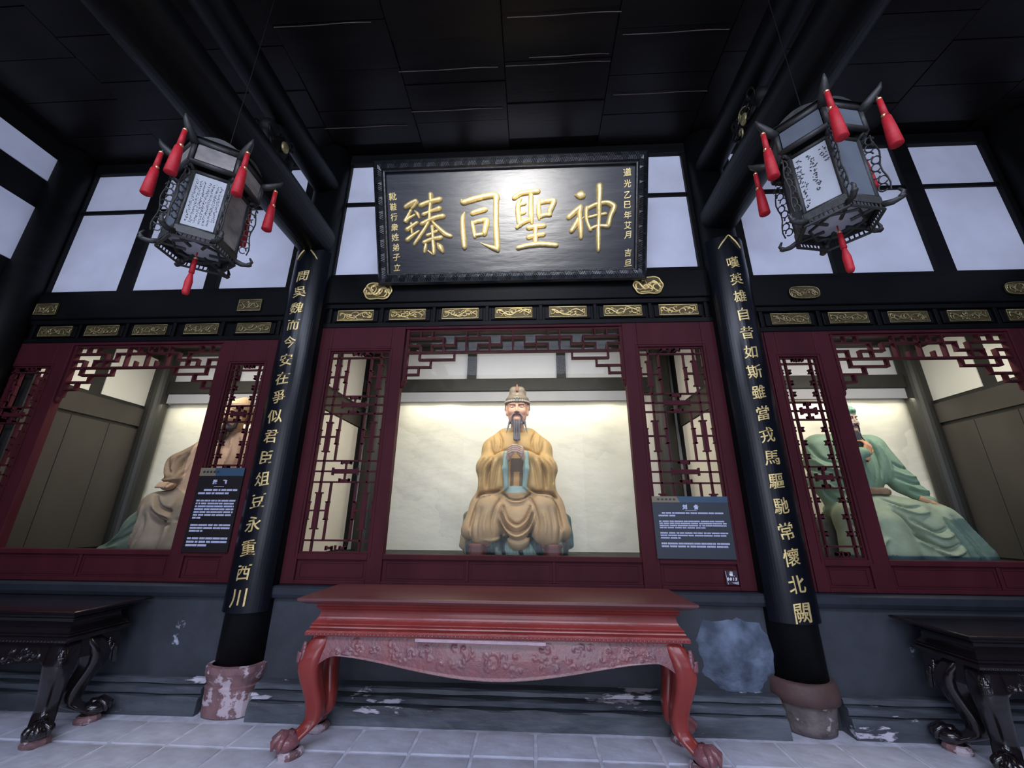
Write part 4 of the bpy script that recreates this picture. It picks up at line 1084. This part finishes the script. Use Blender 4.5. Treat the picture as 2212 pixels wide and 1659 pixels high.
SKIN = (.62, .34, .24)
def head(parent, loc, rot, skin, hat, beardc, moust=True, scale=1.0, scowl=0.):
    brow = (.16, .11, .08); lip = (.55, .22, .18)
    def paint(P, c, ci):
        x, y, z = P[:, 0], P[:, 1], P[:, 2]; f = y < -.02
        ax = np.abs(x)
        bz = .036+.012*np.sin(np.clip((ax-.012)/.075, 0, 1)*math.pi)-scowl*(.07-ax)*.35
        m_ = f & (ax > .012) & (ax < .085) & (np.abs(z-bz) < .0045+.0015*(1-ax/.09)); c[m_, :3] = brow
        ez = .0
        q = ((ax-.043)/.022)**2+((z-ez)/.0050)**2
        m_ = f & (q < 1); c[m_, :3] = (.62, .56, .5)
        m_ = f & (q < 1) & (np.abs(ax-.043) < .0065); c[m_, :3] = (.03, .02, .02)
        m_ = f & (np.abs(z-(ez+.0105-.10*np.abs(ax-.043)**1)) < .003) & (np.abs(ax-.043) < .030); c[m_, :3] = (.12, .06, .05)
        m_ = f & (((x)/.026)**2+((z+.090)/.0095)**2 < 1) & (y < -.07); c[m_, :3] = lip
        m_ = f & (np.abs(z+.090+.002*np.cos(x*120)) < .0018) & (np.abs(x) < .026) & (y < -.07); c[m_, :3] = (.2, .08, .07)
    E_ = [('e', (0, .02, .055), (.104, .118, .12), .02, 0), ('e', (0, -.005, -.045), (.100, .103, .13), .03, 0), ('e', (0, -.025, -.115), (.078, .078, .06), .03, 0),
          ('c', (0, -.098, .015), (0, -.126, -.046), .012, 0, .009, .014), ('e', (-.014, -.114, -.052), (.012, .014, .010), .008, 0), ('e', (.014, -.114, -.052), (.012, .014, .010), .008, 0),
          ('e', (-.05, -.068, -.045), (.036, .034, .036), .02, 0), ('e', (.05, -.068, -.045), (.036, .034, .036), .02, 0),
          ('c', (-.022, -.104, .030), (-.075, -.082, .034), .012, 0, .009, .007), ('c', (.022, -.104, .030), (.075, -.082, .034), .012, 0, .009, .007),
          ('c', (-.016, -.104, -.086), (.016, -.104, -.086), .006, 0, .0075, .0075), ('c', (-.013, -.102, -.096), (.013, -.102, -.096), .006, 0, .0085, .0085), ('e', (0, -.088, -.128), (.030, .026, .024), .015, 0),
          ('e', (-.108, .012, -.005), (.014, .026, .045), .008, 0), ('e', (.108, .012, -.005), (.014, .026, .045), .008, 0),
          ('e', (-.106, .0, -.055), (.013, .018, .026), .008, 0), ('e', (.106, .0, -.055), (.013, .018, .026), .008, 0),
          ('c', (0, .03, -.10), (0, .05, -.22), .02, 0, .062, .072)]
    Ng = [('e', (-.043, -.108, .002), (.030, .022, .018), .012, 0), ('e', (.043, -.108, .002), (.030, .022, .018), .012, 0)]
    h_ = sculpt('head', E_, (-.14, -.15, -.26), (.14, .16, .19), .0052, [skin], parent, neg=Ng, paint=paint)
    h_.location = loc; h_.rotation_euler = rot; h_.scale = (scale,)*3
    b = MB()
    for sx in (-1, 1): b.ell((sx*.043, -.0825, .001), (.025, .014, .0115), 20, 16)
    me = b.build('eyes', CLAY, h_, smooth=True).data
    at = me.color_attributes.new('Col', 'FLOAT_COLOR', 'POINT')
    cc = []
    for v in me.vertices:
        d = abs(abs(v.co.x)-.043); zz = abs(v.co.z-.001); cc += ([.03, .02, .02, 1] if d < .007 else [.5, .42, .36, 1]) if zz < .0035 else [*skin, 1]
    at.data.foreach_set('color', cc)
    B_ = []
    if moust:
        for sx in (-1, 1):
            B_ += [('c', (sx*.004, -.118, -.070), (sx*.030, -.108, -.078), .008, 0, .0075, .008), ('c', (sx*.030, -.108, -.078), (sx*.050, -.094, -.105), .008, 0, .008, .009),
                   ('c', (sx*.050, -.094, -.105), (sx*.050, -.10, -.165), .008, 0, .009, .006), ('c', (sx*.050, -.10, -.165), (sx*.056, -.135, -.29), .006, 0, .008, .003),
                   ('c', (sx*.072, -.04, -.13), (sx*.105, -.115, -.275), .008, 0, .013, .003)]
        B_ += [('c', (-.022, -.092, -.145), (-.022, -.128, -.33), .006, 0, .017, .014), ('c', (0, -.094, -.145), (0, -.130, -.335), .006, 0, .016, .014), ('c', (.022, -.092, -.145), (.022, -.128, -.33), .006, 0, .017, .014),
               ('c', (-.06, -.06, -.15), (.06, -.06, -.15), .01, 0, .018, .018)]
    else:
        B_ += [('e', (0, -.06, -.155), (.085, .055, .05), .01, 0), ('c', (-.03, -.112, -.074), (.03, -.112, -.074), .008, 0, .011, .011), ('e', (0, -.10, -.22), (.06, .035, .09), .02, 0)]
        for sx in (-1, 1): B_ += [('c', (sx*.03, -.112, -.074), (sx*.062, -.08, -.13), .008, 0, .011, .012), ('c', (sx*.085, -.02, -.03), (sx*.082, -.035, -.14), .01, 0, .018, .02)]
    bf = [([(x_, -.14), (x_*1.2, -.33)], .0035, -.004) for x_ in (-.05, -.03, -.01, .01, .03, .05)]
    bo = sculpt('beard', B_, (-.14, -.17, -.36), (.14, .03, -.03), .0052, [beardc], h_, folds=bf)
    if hat == 'crown':
        hc = (.15, .12, .095)
        Hp_ = [('e', (0, .02, .085), (.122, .128, .062), .01, 0), ('b', (0, .03, .155), (.082, .085, .075), .03, 0, .05), ('c', (0, -.06, .175), (0, -.06, .235), .01, 1, .012, .009),
               ('e', (0, -.113, .092), (.016, .012, .016), .004, 2), ('c', (-.030, -.112, .098), (-.008, -.116, .072), .003, 2, .005, .005), ('c', (.030, -.112, .098), (.008, -.116, .072), .003, 2, .005, .005),
               ('c', (.112, .02, .06), (.118, .03, -.01), .008, 0, .016, .014), ('c', (-.112, .02, .06), (-.118, .03, -.01), .008, 0, .016, .014), ('b', (0, .14, .10), (.09, .015, .12), .02, 0, .01)]
        for k in range(13):
            a = math.pi*(k+.5)/13; a2 = math.pi+a
            Hp_.append(('e', (.123*math.cos(a2), .02+.128*math.sin(a2), .058), (.015, .012, .013), .006, 2))
        ho = sculpt('hat', Hp_, (-.16, -.15, -.05), (.16, .19, .27), .0055, [hc, (.22, .10, .07), (.27, .25, .23)], h_)
    elif hat == 'green':
        sculpt('hat', [('e', (0, .02, .10), (.124, .13, .075), .012, 0), ('e', (.0, .05, .17), (.09, .09, .06), .02, 0), ('c', (-.02, .02, .21), (-.06, .0, .235), .01, 0, .02, .016), ('e', (0, -.115, .105), (.024, .012, .022), .004, 1), ('b', (0, .10, .0), (.10, .03, .12), .02, 0, .02)],
               (-.16, -.14, -.15), (.16, .2, .28), .006, [(.18, .36, .25), (.34, .55, .46)], h_, folds=[([(-.12, .07), (0, .055), (.12, .07)], .008, .006)])
    else:
        sculpt('headscarf', [('e', (0, .03, .09), (.118, .13, .085), .012, 0), ('e', (.02, .06, .15), (.07, .07, .05), .02, 0), ('b', (0, .11, .0), (.09, .03, .10), .02, 0, .02)],
               (-.16, -.14, -.13), (.16, .2, .24), .006, [(.55, .38, .24)], h_, folds=[([(-.12, .06), (0, .05), (.12, .06)], .008, .007), ([(-.1, .1), (0, .09), (.1, .11)], .006, -.005)])
    return h_
def hand(parent, loc, rot, skin, mirror=1, curl_=.5, scale=1.0, name='hand'):
    """palm, thumb and four fingers; points along +x, palm down"""
    Q = [('b', (.045, 0, 0), (.045, .038, .015), .012, 0, .014)]
    for k, (y, l) in enumerate(((-.029, .062), (-.010, .072), (.010, .066), (.029, .052))):
        p = [(.085, y, 0), (.085+l*.45, y*1.06, -.012*curl_*2), (.085+l*.8, y*1.08, -.035*curl_*1.6), (.085+l*.98, y*1.08, -.058*curl_*1.6)]
        for i in range(3): Q.append(('c', p[i], p[i+1], .004, 0, .0098-.001*i, .0092-.001*i))
    Q += [('c', (.015, -mirror*.034, -.004), (.055, -mirror*.060, -.014), .008, 0, .014, .011), ('c', (.055, -mirror*.060, -.014), (.085, -mirror*.056, -.024), .005, 0, .011, .009), ('c', (0, 0, 0), (-.06, 0, .004), .015, 0, .028, .03)]
    o = sculpt(name, Q, (-.08, -.085, -.11), (.18, .085, .05), .0045, [skin], parent); o.location = loc; o.rotation_euler = rot; o.scale = (scale,)*3
    return o

# --- centre statue
OC = (.56, .35, .13); OC2 = (.50, .32, .165); TEAL = (.33, .45, .40); DT = (.035, .06, .058); GREEN = (.20, .28, .24)
st = empty('statue', (-.195, 4.72, 1.10), 'painted clay statue of a seated crowned man in an ochre robe, hands clasped', 'statue', 'seated clay statues')
P_ = [('e', (0, .08, .98), (.32, .22, .40), .08, 0), ('c', (-.12, .06, 1.30), (.14, .06, 1.30), .09, 0, .115, .115), ('e', (0, .03, 1.16), (.26, .19, .22), .08, 0),
      ('c', (-.12, .06, 1.33), (-.29, .05, 1.19), .08, 0, .095, .11), ('c', (.14, .06, 1.33), (.31, .05, 1.18), .08, 0, .095, .11),
      ('c', (-.26, .05, 1.20), (-.325, -.03, .97), .07, 0, .115, .12), ('c', (.275, .05, 1.19), (.345, -.03, .95), .07, 0, .115, .12),
      ('c', (-.32, -.08, .97), (-.12, -.27, 1.04), .06, 0, .105, .072), ('c', (.34, -.08, .95), (.145, -.27, 1.04), .06, 0, .105, .072),
      ('c', (-.33, -.10, .93), (-.285, -.14, .68), .08, 0, .105, .12), ('c', (.345, -.10, .92), (.31, -.14, .68), .08, 0, .105, .12),
      ('c', (-.30, -.02, .72), (-.40, -.08, .52), .08, 0, .12, .10), ('c', (.32, -.02, .72), (.43, -.08, .50), .08, 0, .12, .10),
      ('c', (-.20, -.24, .95), (-.17, -.27, .73), .06, 0, .085, .085), ('c', (.23, -.24, .95), (.21, -.27, .73), .06, 0, .085, .085),
      ('e', (0, .0, .66), (.38, .26, .16), .08, 0),
      ('c', (-.15, .05, .52), (-.26, -.34, .49), .07, 1, .15, .15), ('c', (.17, .05, .52), (.30, -.34, .49), .07, 1, .15, .15),
      ('c', (-.27, -.37, .46), (-.30, -.42, .28), .07, 1, .145, .16), ('c', (.31, -.37, .46), (.34, -.42, .28), .07, 1, .145, .16),
      ('e', (.02, -.28, .42), (.26, .15, .22), .08, 1), ('c', (.03, -.36, .36), (.045, -.46, .20), .06, 1, .14, .11),
      ('c', (-.40, -.1, .55), (-.47, -.25, .28), .06, 1, .09, .10), ('c', (.43, -.1, .55), (.49, -.25, .28), .06, 1, .09, .10)]
F_ = []
for sx, ox in ((-1, 0), (1, .025)):
    m2 = lambda pts: [(sx*abs(a)+ox, b) for a, b in pts]
    F_ += [(m2([(.20, 1.36), (.16, 1.24), (.18, 1.12)]), .012, -.022), (m2([(.25, 1.34), (.23, 1.2), (.25, 1.10)]), .012, .014), (m2([(.30, 1.26), (.28, 1.14), (.22, 1.08)]), .014, -.018),
           (m2([(.17, 1.00), (.20, .86), (.22, .70)]), .013, -.026), (m2([(.215, 1.01), (.25, .86), (.27, .68)]), .012, .020), (m2([(.245, 1.02), (.29, .88), (.31, .70)]), .012, -.026),
           (m2([(.275, 1.02), (.33, .9), (.35, .72)]), .012, .018), (m2([(.30, 1.03), (.37, .92), (.39, .76)]), .012, -.022), (m2([(.33, 1.08), (.40, 1.0), (.43, .90)]), .014, .02),
           (m2([(.14, .70), (.22, .665), (.36, .66), (.43, .60)]), .016, -.045), (m2([(.12, .68), (.25, .64), (.38, .61)]), .012, .016),
           (m2([(.14, .60), (.19, .5), (.22, .36), (.20, .22)]), .014, -.024), (m2([(.27, .46), (.29, .34), (.27, .2)]), .016, .016), (m2([(.33, .5), (.36, .36), (.36, .2)]), .014, -.018), (m2([(.40, .5), (.43, .34), (.42, .2)]), .014, -.02), (m2([(.38, .60), (.43, .48), (.46, .3)]), .014, -.03)]
F_ += [([(-.11, .52), (-.07, .40), (.03, .345), (.12, .40), (.17, .52)], .012, -.036), ([(-.11, .48), (-.06, .375), (.03, .315), (.12, .375), (.17, .48)], .013, .026),
       ([(-.13, .45), (-.08, .325), (.03, .265), (.14, .325), (.19, .45)], .012, -.038), ([(-.15, .42), (-.08, .29), (.03, .235), (.14, .29), (.2, .42)], .013, .024), ([(-.15, .36), (-.07, .24), (.04, .19), (.15, .24), (.21, .36)], .012, -.022),
       ([(-.13, .66), (-.06, .60), (.02, .585), (.10, .60), (.17, .66)], .010, -.03), ([(-.12, .63), (-.05, .575), (.02, .56), (.09, .575), (.16, .63)], .012, .018),
       ([(-.25, 1.09), (-.10, 1.14), (.02, 1.16), (.14, 1.14), (.28, 1.08)], .010, -.02), ([(-.30, .20), (-.2, .19), (-.10, .23)], .012, .014)]
def paint_c(P, c, ci):
    x, y, z = P[:, 0]-.012, P[:, 1], P[:, 2]
    m_ = (y < -.1) & (np.abs(x) < .075) & (z > .70) & (z < 1.05); c[m_, :3] = (.12, .08, .055)       # shade of the recess under the hands, put into the robe colour
    m_ = (y < -.1) & (np.abs(x) < .035) & (z > .72) & (z < .90); c[m_, :3] = (.45, .26, .10)
    m_ = (y < -.1) & (np.abs(x) < .105) & (z > .665) & (z < .735); c[m_, :3] = (.36, .50, .50)
    m_ = (z > 1.36+.25*np.abs(x)) & (np.abs(x) > .06) & (np.abs(x) < .15); c[m_, :3] = (.42, .40, .33)
body = sculpt('robe', P_, (-.62, -.62, .06), (.64, .36, 1.46), .0125, [OC, OC2], st, folds=F_, paint=paint_c, cut=.10,
              neg=[('c', (.012, -.42, .96), (.012, -.34, .80), .03, 0, .055, .05), ('c', (-.22, -.5, .07), (-.16, -.5, .1), .02, 0, .05, .05)])
for sx, ox in ((-1, 0), (1, .025)):   # pale teal sleeve bands
    x0_ = sx*.098+ox
    sculpt('sleeve_band', [('c', (x0_, -.335, 1.075), (x0_*1.02, -.375, .90), .03, 0, .030, .032), ('c', (x0_*1.02, -.375, .90), (x0_*.86, -.385, .72), .03, 0, .032, .026), ('c', (x0_*.86, -.385, .72), (x0_*1.12, -.38, .69), .01, 0, .016, .014)],
           (min(x0_, 0)-.09, -.44, .64), (max(x0_, 0)+.09, -.28, 1.13), .009, [TEAL], st, folds=[([(x0_-.01, 1.08), (x0_-.008, .72)], .006, .006)])
HP = [('e', (-.045, -.40, 1.085), (.034, .036, .062), .012, 0), ('e', (.069, -.40, 1.085), (.034, .036, .062), .012, 0)]
for k in range(4):
    z = 1.143-.021*k
    HP += [('c', (-.062, -.425, z-.018), (-.02, -.452+.002*k, z), .004, 0, .0105, .0105), ('c', (-.02, -.452, z), (.030, -.452, z-.002), .004, 0, .0105, .0098), ('c', (.030, -.452, z-.002), (.066, -.432, z-.016), .004, 0, .0098, .0085)]
HP += [('c', (-.05, -.40, 1.05), (-.01, -.43, 1.06), .006, 0, .013, .011), ('c', (.07, -.40, 1.05), (.035, -.43, 1.062), .006, 0, .013, .011), ('c', (-.075, -.36, 1.02), (-.05, -.39, 1.07), .01, 0, .03, .03), ('c', (.10, -.36, 1.02), (.07, -.39, 1.07), .01, 0, .03, .03)]
sculpt('clasped_hands', HP, (-.13, -.49, .97), (.15, -.31, 1.18), .0048, [(.62, .40, .31)], st)
head(st, (.015, -.06, 1.655), (R(4), 0, 0), (.60, .33, .24), 'crown', (.12, .115, .14), scale=1.17)
sculpt('seat', [('b', (.0, .15, .24), (.56, .30, .24), .03, 0, .06), ('c', (-.53, -.06, .42), (-.55, -.08, .14), .03, 1, .05, .06), ('c', (.56, -.04, .40), (.58, -.06, .14), .03, 2, .05, .05)], (-.66, -.22, -.02), (.68, .5, .52), .018,
       [(.16, .14, .11), (.42, .31, .17), (.06, .16, .17)], st, noise=.008, cut=.0)
def paint_h(P, c, ci):
    q = np.sin(P[:, 0]*38+P[:, 2]*20)+.6*np.sin(P[:, 0]*71); c[q > .9, :3] = (.20, .25, .22); c[(q < -.6), :3] = (.015, .025, .035)
sculpt('under_robe_hem', [('e', (-.27, -.36, .12), (.22, .16, .10), .05, 0), ('e', (.33, -.36, .12), (.20, .16, .10), .05, 0), ('e', (.03, -.36, .08), (.30, .15, .09), .05, 1), ('b', (0.02, -.2, .08), (.52, .2, .08), .04, 0, .04)],
       (-.56, -.56, -.01), (.58, .03, .26), .011, [DT, (.17, .25, .22)], st, folds=[([(x_, .22), (x_+.02, .02)], .012, .014*(-1)**i) for i, x_ in enumerate(np.linspace(-.45, .45, 15))], paint=paint_h, cut=0.)
for sx, ox in ((-1, 0), (1, .03)):
    sculpt('shoe', [('c', (sx*.34+ox, -.38, .09), (sx*.35+ox, -.58, .08), .03, 0, .095, .085), ('b', (sx*.35+ox, -.64, .10), (.055, .035, .07), .02, 1, .02), ('c', (sx*.34+ox-.09, -.50, .145), (sx*.34+ox+.09, -.50, .145), .02, 1, .02, .02)],
           (sx*.34+ox-.15, -.72, -.01), (sx*.34+ox+.15, -.28, .22), .009, [(.085, .016, .016), (.15, .045, .038)], st, cut=0.)

# --- left statue: tan robe, fist on knee
TAN = (.46, .30, .21); TAN2 = (.19, .12, .078); GRN = (.11, .145, .11); BEI = (.25, .19, .14)
st = empty('statue', (-3.85, 4.72, 1.10), 'painted clay statue of a broad bearded man in a tan robe, fist on knee', 'statue', 'seated clay statues')
P_ = [('e', (.16, .08, .95), (.36, .24, .42), .08, 0), ('c', (-.03, .05, 1.25), (.42, .05, 1.29), .08, 0, .14, .14), ('c', (-.03, -.02, 1.12), (-.08, -.06, .68), .08, 0, .20, .19), ('c', (-.10, .03, 1.21), (-.34, -.10, 1.0), .07, 1, .13, .12),
      ('c', (-.34, -.12, .97), (-.25, -.24, .80), .06, 1, .115, .085), ('c', (.46, .03, 1.22), (.52, -.05, .85), .07, 0, .13, .12), ('c', (.52, -.05, .85), (.30, -.28, .72), .06, 0, .11, .09),
      ('e', (.1, .0, .5), (.42, .3, .2), .08, 2), ('c', (-.02, .0, .54), (-.30, -.28, .50), .07, 2, .18, .165), ('c', (-.25, -.30, .40), (-.20, -.34, .12), .08, 2, .16, .18), ('c', (.1, -.25, .45), (.12, -.32, .1), .08, 2, .2, .2),
      ('c', (.35, -.1, .5), (.48, -.32, .42), .07, 2, .16, .15), ('c', (.48, -.32, .42), (.50, -.34, .1), .07, 2, .15, .17)]
F_ = [([(-.08, 1.28), (-.12, 1.12), (-.14, .92)], .014, -.018), ([(-.22, 1.15), (-.30, 1.04), (-.27, .9)], .014, .014), ([(-.38, 1.03), (-.34, .94), (-.25, .86)], .013, -.018), ([(-.40, .98), (-.36, .89), (-.27, .82)], .012, .014), ([(-.20, 1.1), (-.24, .98), (-.20, .84)], .012, -.016), ([(-.36, .80), (-.27, .775), (-.16, .80)], .010, .018),
      ([(-.12, 1.25), (-.10, 1.05), (-.16, .85)], .012, -.03), ([(.1, 1.3), (.16, 1.1), (.10, .85)], .013, -.02), ([(.22, 1.3), (.26, 1.1), (.22, .8)], .012, .018), ([(.3, 1.3), (.36, 1.1), (.34, .85)], .013, -.02), ([(.42, 1.28), (.46, 1.05), (.42, .8)], .013, .02),
      ([(-.25, .60), (-.15, .48), (0, .44)], .014, -.03), ([(-.22, .52), (-.12, .42), (.02, .38)], .014, .024), ([(-.22, .45), (-.1, .34), (.05, .31)], .014, -.03), ([(-.32, .5), (-.30, .3), (-.34, .1)], .013, .02), ([(-.26, .4), (-.22, .25), (-.26, .08)], .013, -.02), ([(.0, .35), (.04, .2), (0, .05)], .015, .018), ([(.2, .4), (.24, .22), (.2, .05)], .015, -.02), ([(.3, .5), (.2, .38), (.1, .36)], .014, -.025)]
sculpt('robe', P_, (-.72, -.58, .0), (.76, .38, 1.46), .0135, [TAN, TAN2, BEI], st, folds=F_, cut=0.)
sculpt('green_cloak_fold', [('c', (-.36, -.20, .49), (-.48, -.22, .28), .08, 0, .14, .15), ('c', (-.48, -.22, .28), (-.52, -.26, .10), .08, 0, .15, .15), ('c', (-.42, -.3, .12), (-.74, -.34, .05), .08, 0, .12, .05)], (-1.08, -.55, -.01), (-.22, .05, .68), .014, [GRN], st,
       folds=[([(-.38, .56), (-.52, .42), (-.60, .2)], .016, -.02), ([(-.34, .46), (-.46, .30), (-.62, .12)], .016, .022), ([(-.32, .30), (-.48, .18), (-.72, .06)], .015, -.024), ([(-.5, .10), (-.65, .07), (-.8, .05)], .012, .015)], cut=0.)
sculpt('fist', [('e', (-.24, -.30, .715), (.075, .06, .045), .02, 0), ('c', (-.22, -.22, .76), (-.24, -.27, .73), .02, 0, .05, .045)]+[('c', (-.295+.028*k, -.340, .745), (-.30+.028*k, -.375, .70), .005, 0, .018, .014) for k in range(4)]+[('c', (-.17, -.32, .73), (-.185, -.36, .70), .01, 0, .017, .014)],
       (-.36, -.42, .63), (-.12, -.18, .80), .008, [(.42, .27, .18)], st)
hand(st, (.34, -.34, .70), (0, R(25), R(-110)), (.42, .27, .18), -1, 1.0, 1.1)
head(st, (.19, -.08, 1.60), (R(6), R(10), R(-18)), (.50, .30, .18), 'scarf', (.035, .03, .035), moust=False, scale=1.12, scowl=.6)
sculpt('sash', [('c', (-.12, -.17, .78), (.35, -.17, .76), .02, 0, .05, .05)], (-.2, -.25, .7), (.43, -.08, .85), .012, [(.42, .42, .38)], st)
sculpt('seat', [('b', (.05, .15, .22), (.62, .28, .22), .03, 0, .06)], (-.62, -.16, -.02), (.72, .5, .48), .02, [(.13, .12, .10)], st, noise=.01, cut=0.)

# --- right statue: green robe, one hand at the beard, one on the knee
GR = (.20, .31, .22); GR2 = (.29, .35, .25); GR3 = (.12, .185, .145)
st = empty('statue', (3.60, 4.72, 1.10), 'painted clay statue of a man in green robe and hat, hand on his beard', 'statue', 'seated clay statues')
P_ = [('e', (-.02, .08, .95), (.33, .22, .40), .08, 0), ('c', (-.30, .05, 1.22), (.24, .05, 1.22), .08, 0, .13, .12), ('c', (-.38, .02, 1.18), (-.42, -.06, .82), .07, 0, .13, .14), ('c', (-.42, -.10, .82), (-.10, -.26, 1.08), .07, 0, .13, .07),
      ('c', (-.40, -.08, .75), (-.34, -.14, .50), .08, 0, .13, .13), ('c', (.26, .03, 1.18), (.40, -.06, .80), .06, 0, .125, .11), ('c', (.40, -.06, .80), (.51, -.17, .60), .05, 0, .11, .062),
      ('e', (0, .0, .5), (.42, .3, .2), .08, 1), ('c', (.05, .0, .50), (.45, -.30, .42), .07, 1, .17, .13), ('c', (.45, -.30, .40), (.60, -.34, .08), .08, 2, .13, .17), ('c', (.2, -.25, .42), (.25, -.36, .10), .08, 1, .2, .2),
      ('c', (.3, -.3, .3), (.42, -.38, .06), .08, 2, .17, .16), ('c', (-.2, -.1, .5), (-.40, -.30, .42), .07, 1, .17, .15), ('c', (-.40, -.32, .42), (-.42, -.36, .1), .07, 1, .15, .18), ('c', (-.1, -.3, .35), (-.1, -.34, .1), .08, 1, .16, .18)]
F_ = [([(-.48, 1.2), (-.44, 1.05), (-.30, .98)], .015, -.022), ([(-.52, 1.05), (-.44, .93), (-.28, .9)], .015, .022), ([(-.54, .95), (-.44, .82), (-.26, .82)], .015, -.026), ([(-.54, .82), (-.42, .70), (-.26, .74)], .014, .022), ([(-.50, .70), (-.40, .58), (-.24, .62)], .015, -.026),
      ([(-.48, .52), (-.36, .44), (-.2, .5)], .015, .022), ([(-.50, .36), (-.38, .27), (-.24, .34)], .014, -.024), ([(-.5, .26), (-.38, .16), (-.22, .24)], .014, .02),
      ([(.16, 1.26), (.20, 1.08), (.18, .85)], .011, -.03), ([(.10, 1.24), (.12, 1.0), (.08, .78)], .010, -.014), ([(.24, 1.2), (.27, 1.02), (.25, .80)], .012, .018), ([(.30, 1.0), (.36, .95), (.44, .93)], .012, -.022), ([(.29, .92), (.37, .86), (.48, .85)], .012, .018), ([(.30, .84), (.39, .78), (.50, .77)], .012, -.024),
      ([(.33, .78), (.42, .72), (.53, .70)], .011, .018), ([(.37, .72), (.46, .665), (.56, .65)], .011, -.022), ([(-.02, 1.0), (.02, .85), (.0, .72)], .012, -.02),
      ([(.0, .62), (.10, .53), (.22, .54)], .013, -.026), ([(.0, .58), (.11, .48), (.24, .49)], .013, .022), ([(.08, .42), (.19, .31), (.32, .34)], .013, -.034), ([(.08, .36), (.20, .26), (.34, .29)], .014, .026), ([(.06, .28), (.2, .16), (.36, .20)], .013, -.036), ([(.06, .22), (.2, .11), (.36, .15)], .014, .024),
      ([(.0, .5), (.08, .3), (.16, .08)], .014, -.026), ([(.44, .45), (.50, .28), (.56, .08)], .013, -.022), ([(.50, .48), (.58, .3), (.66, .1)], .014, .02), ([(.38, .4), (.42, .25), (.46, .06)], .014, .018), ([(-.05, 1.25), (.02, 1.1), (-.02, .95)], .012, .012)]
def paint_r(P, c, ci):
    x, y, z = P[:, 0], P[:, 1], P[:, 2]
    m_ = (y < .05) & (np.abs(z-(.70-.04*x)) < .034) & (np.abs(x) < .24); c[m_, :3] = (.22, .13, .09)
    m_ = (z < .10) & (y < -.1); c[m_, :3] = (.05, .09, .10)
sculpt('robe', P_, (-.68, -.62, .0), (.84, .38, 1.44), .0135, [GR, GR2, GR3], st, folds=F_, paint=paint_r, cut=0.)
sculpt('belt', [('c', (-.24, -.12, .715), (-.08, -.185, .70), .03, 0, .032, .034), ('c', (-.08, -.185, .70), (.08, -.185, .695), .03, 0, .034, .034), ('c', (.08, -.185, .695), (.24, -.03, .70), .03, 0, .034, .032)], (-.32, -.25, .64), (.33, -.04, .78), .010, [(.25, .15, .10)], st,
       folds=[([(-.3, .735), (0, .725), (.3, .725)], .006, .006), ([(-.3, .68), (0, .67), (.3, .67)], .006, .006)])
hand(st, (.50, -.20, .585), (R(10), R(28), R(-25)), (.46, .27, .17), -1, .6, 1.25)
hand(st, (-.06, -.27, 1.08), (R(90), R(-62), R(10)), (.62, .30, .17), 1, .9, 1.15)
head(st, (-.03, -.06, 1.49), (R(4), 0, R(14)), (.44, .31, .25), 'green', (.035, .035, .045), moust=True, scale=1.0, scowl=.9)
sculpt('seat', [('b', (.0, .15, .22), (.60, .28, .22), .03, 0, .06)], (-.66, -.16, -.02), (.68, .5, .48), .02, [(.12, .12, .11)], st, noise=.01, cut=0.)
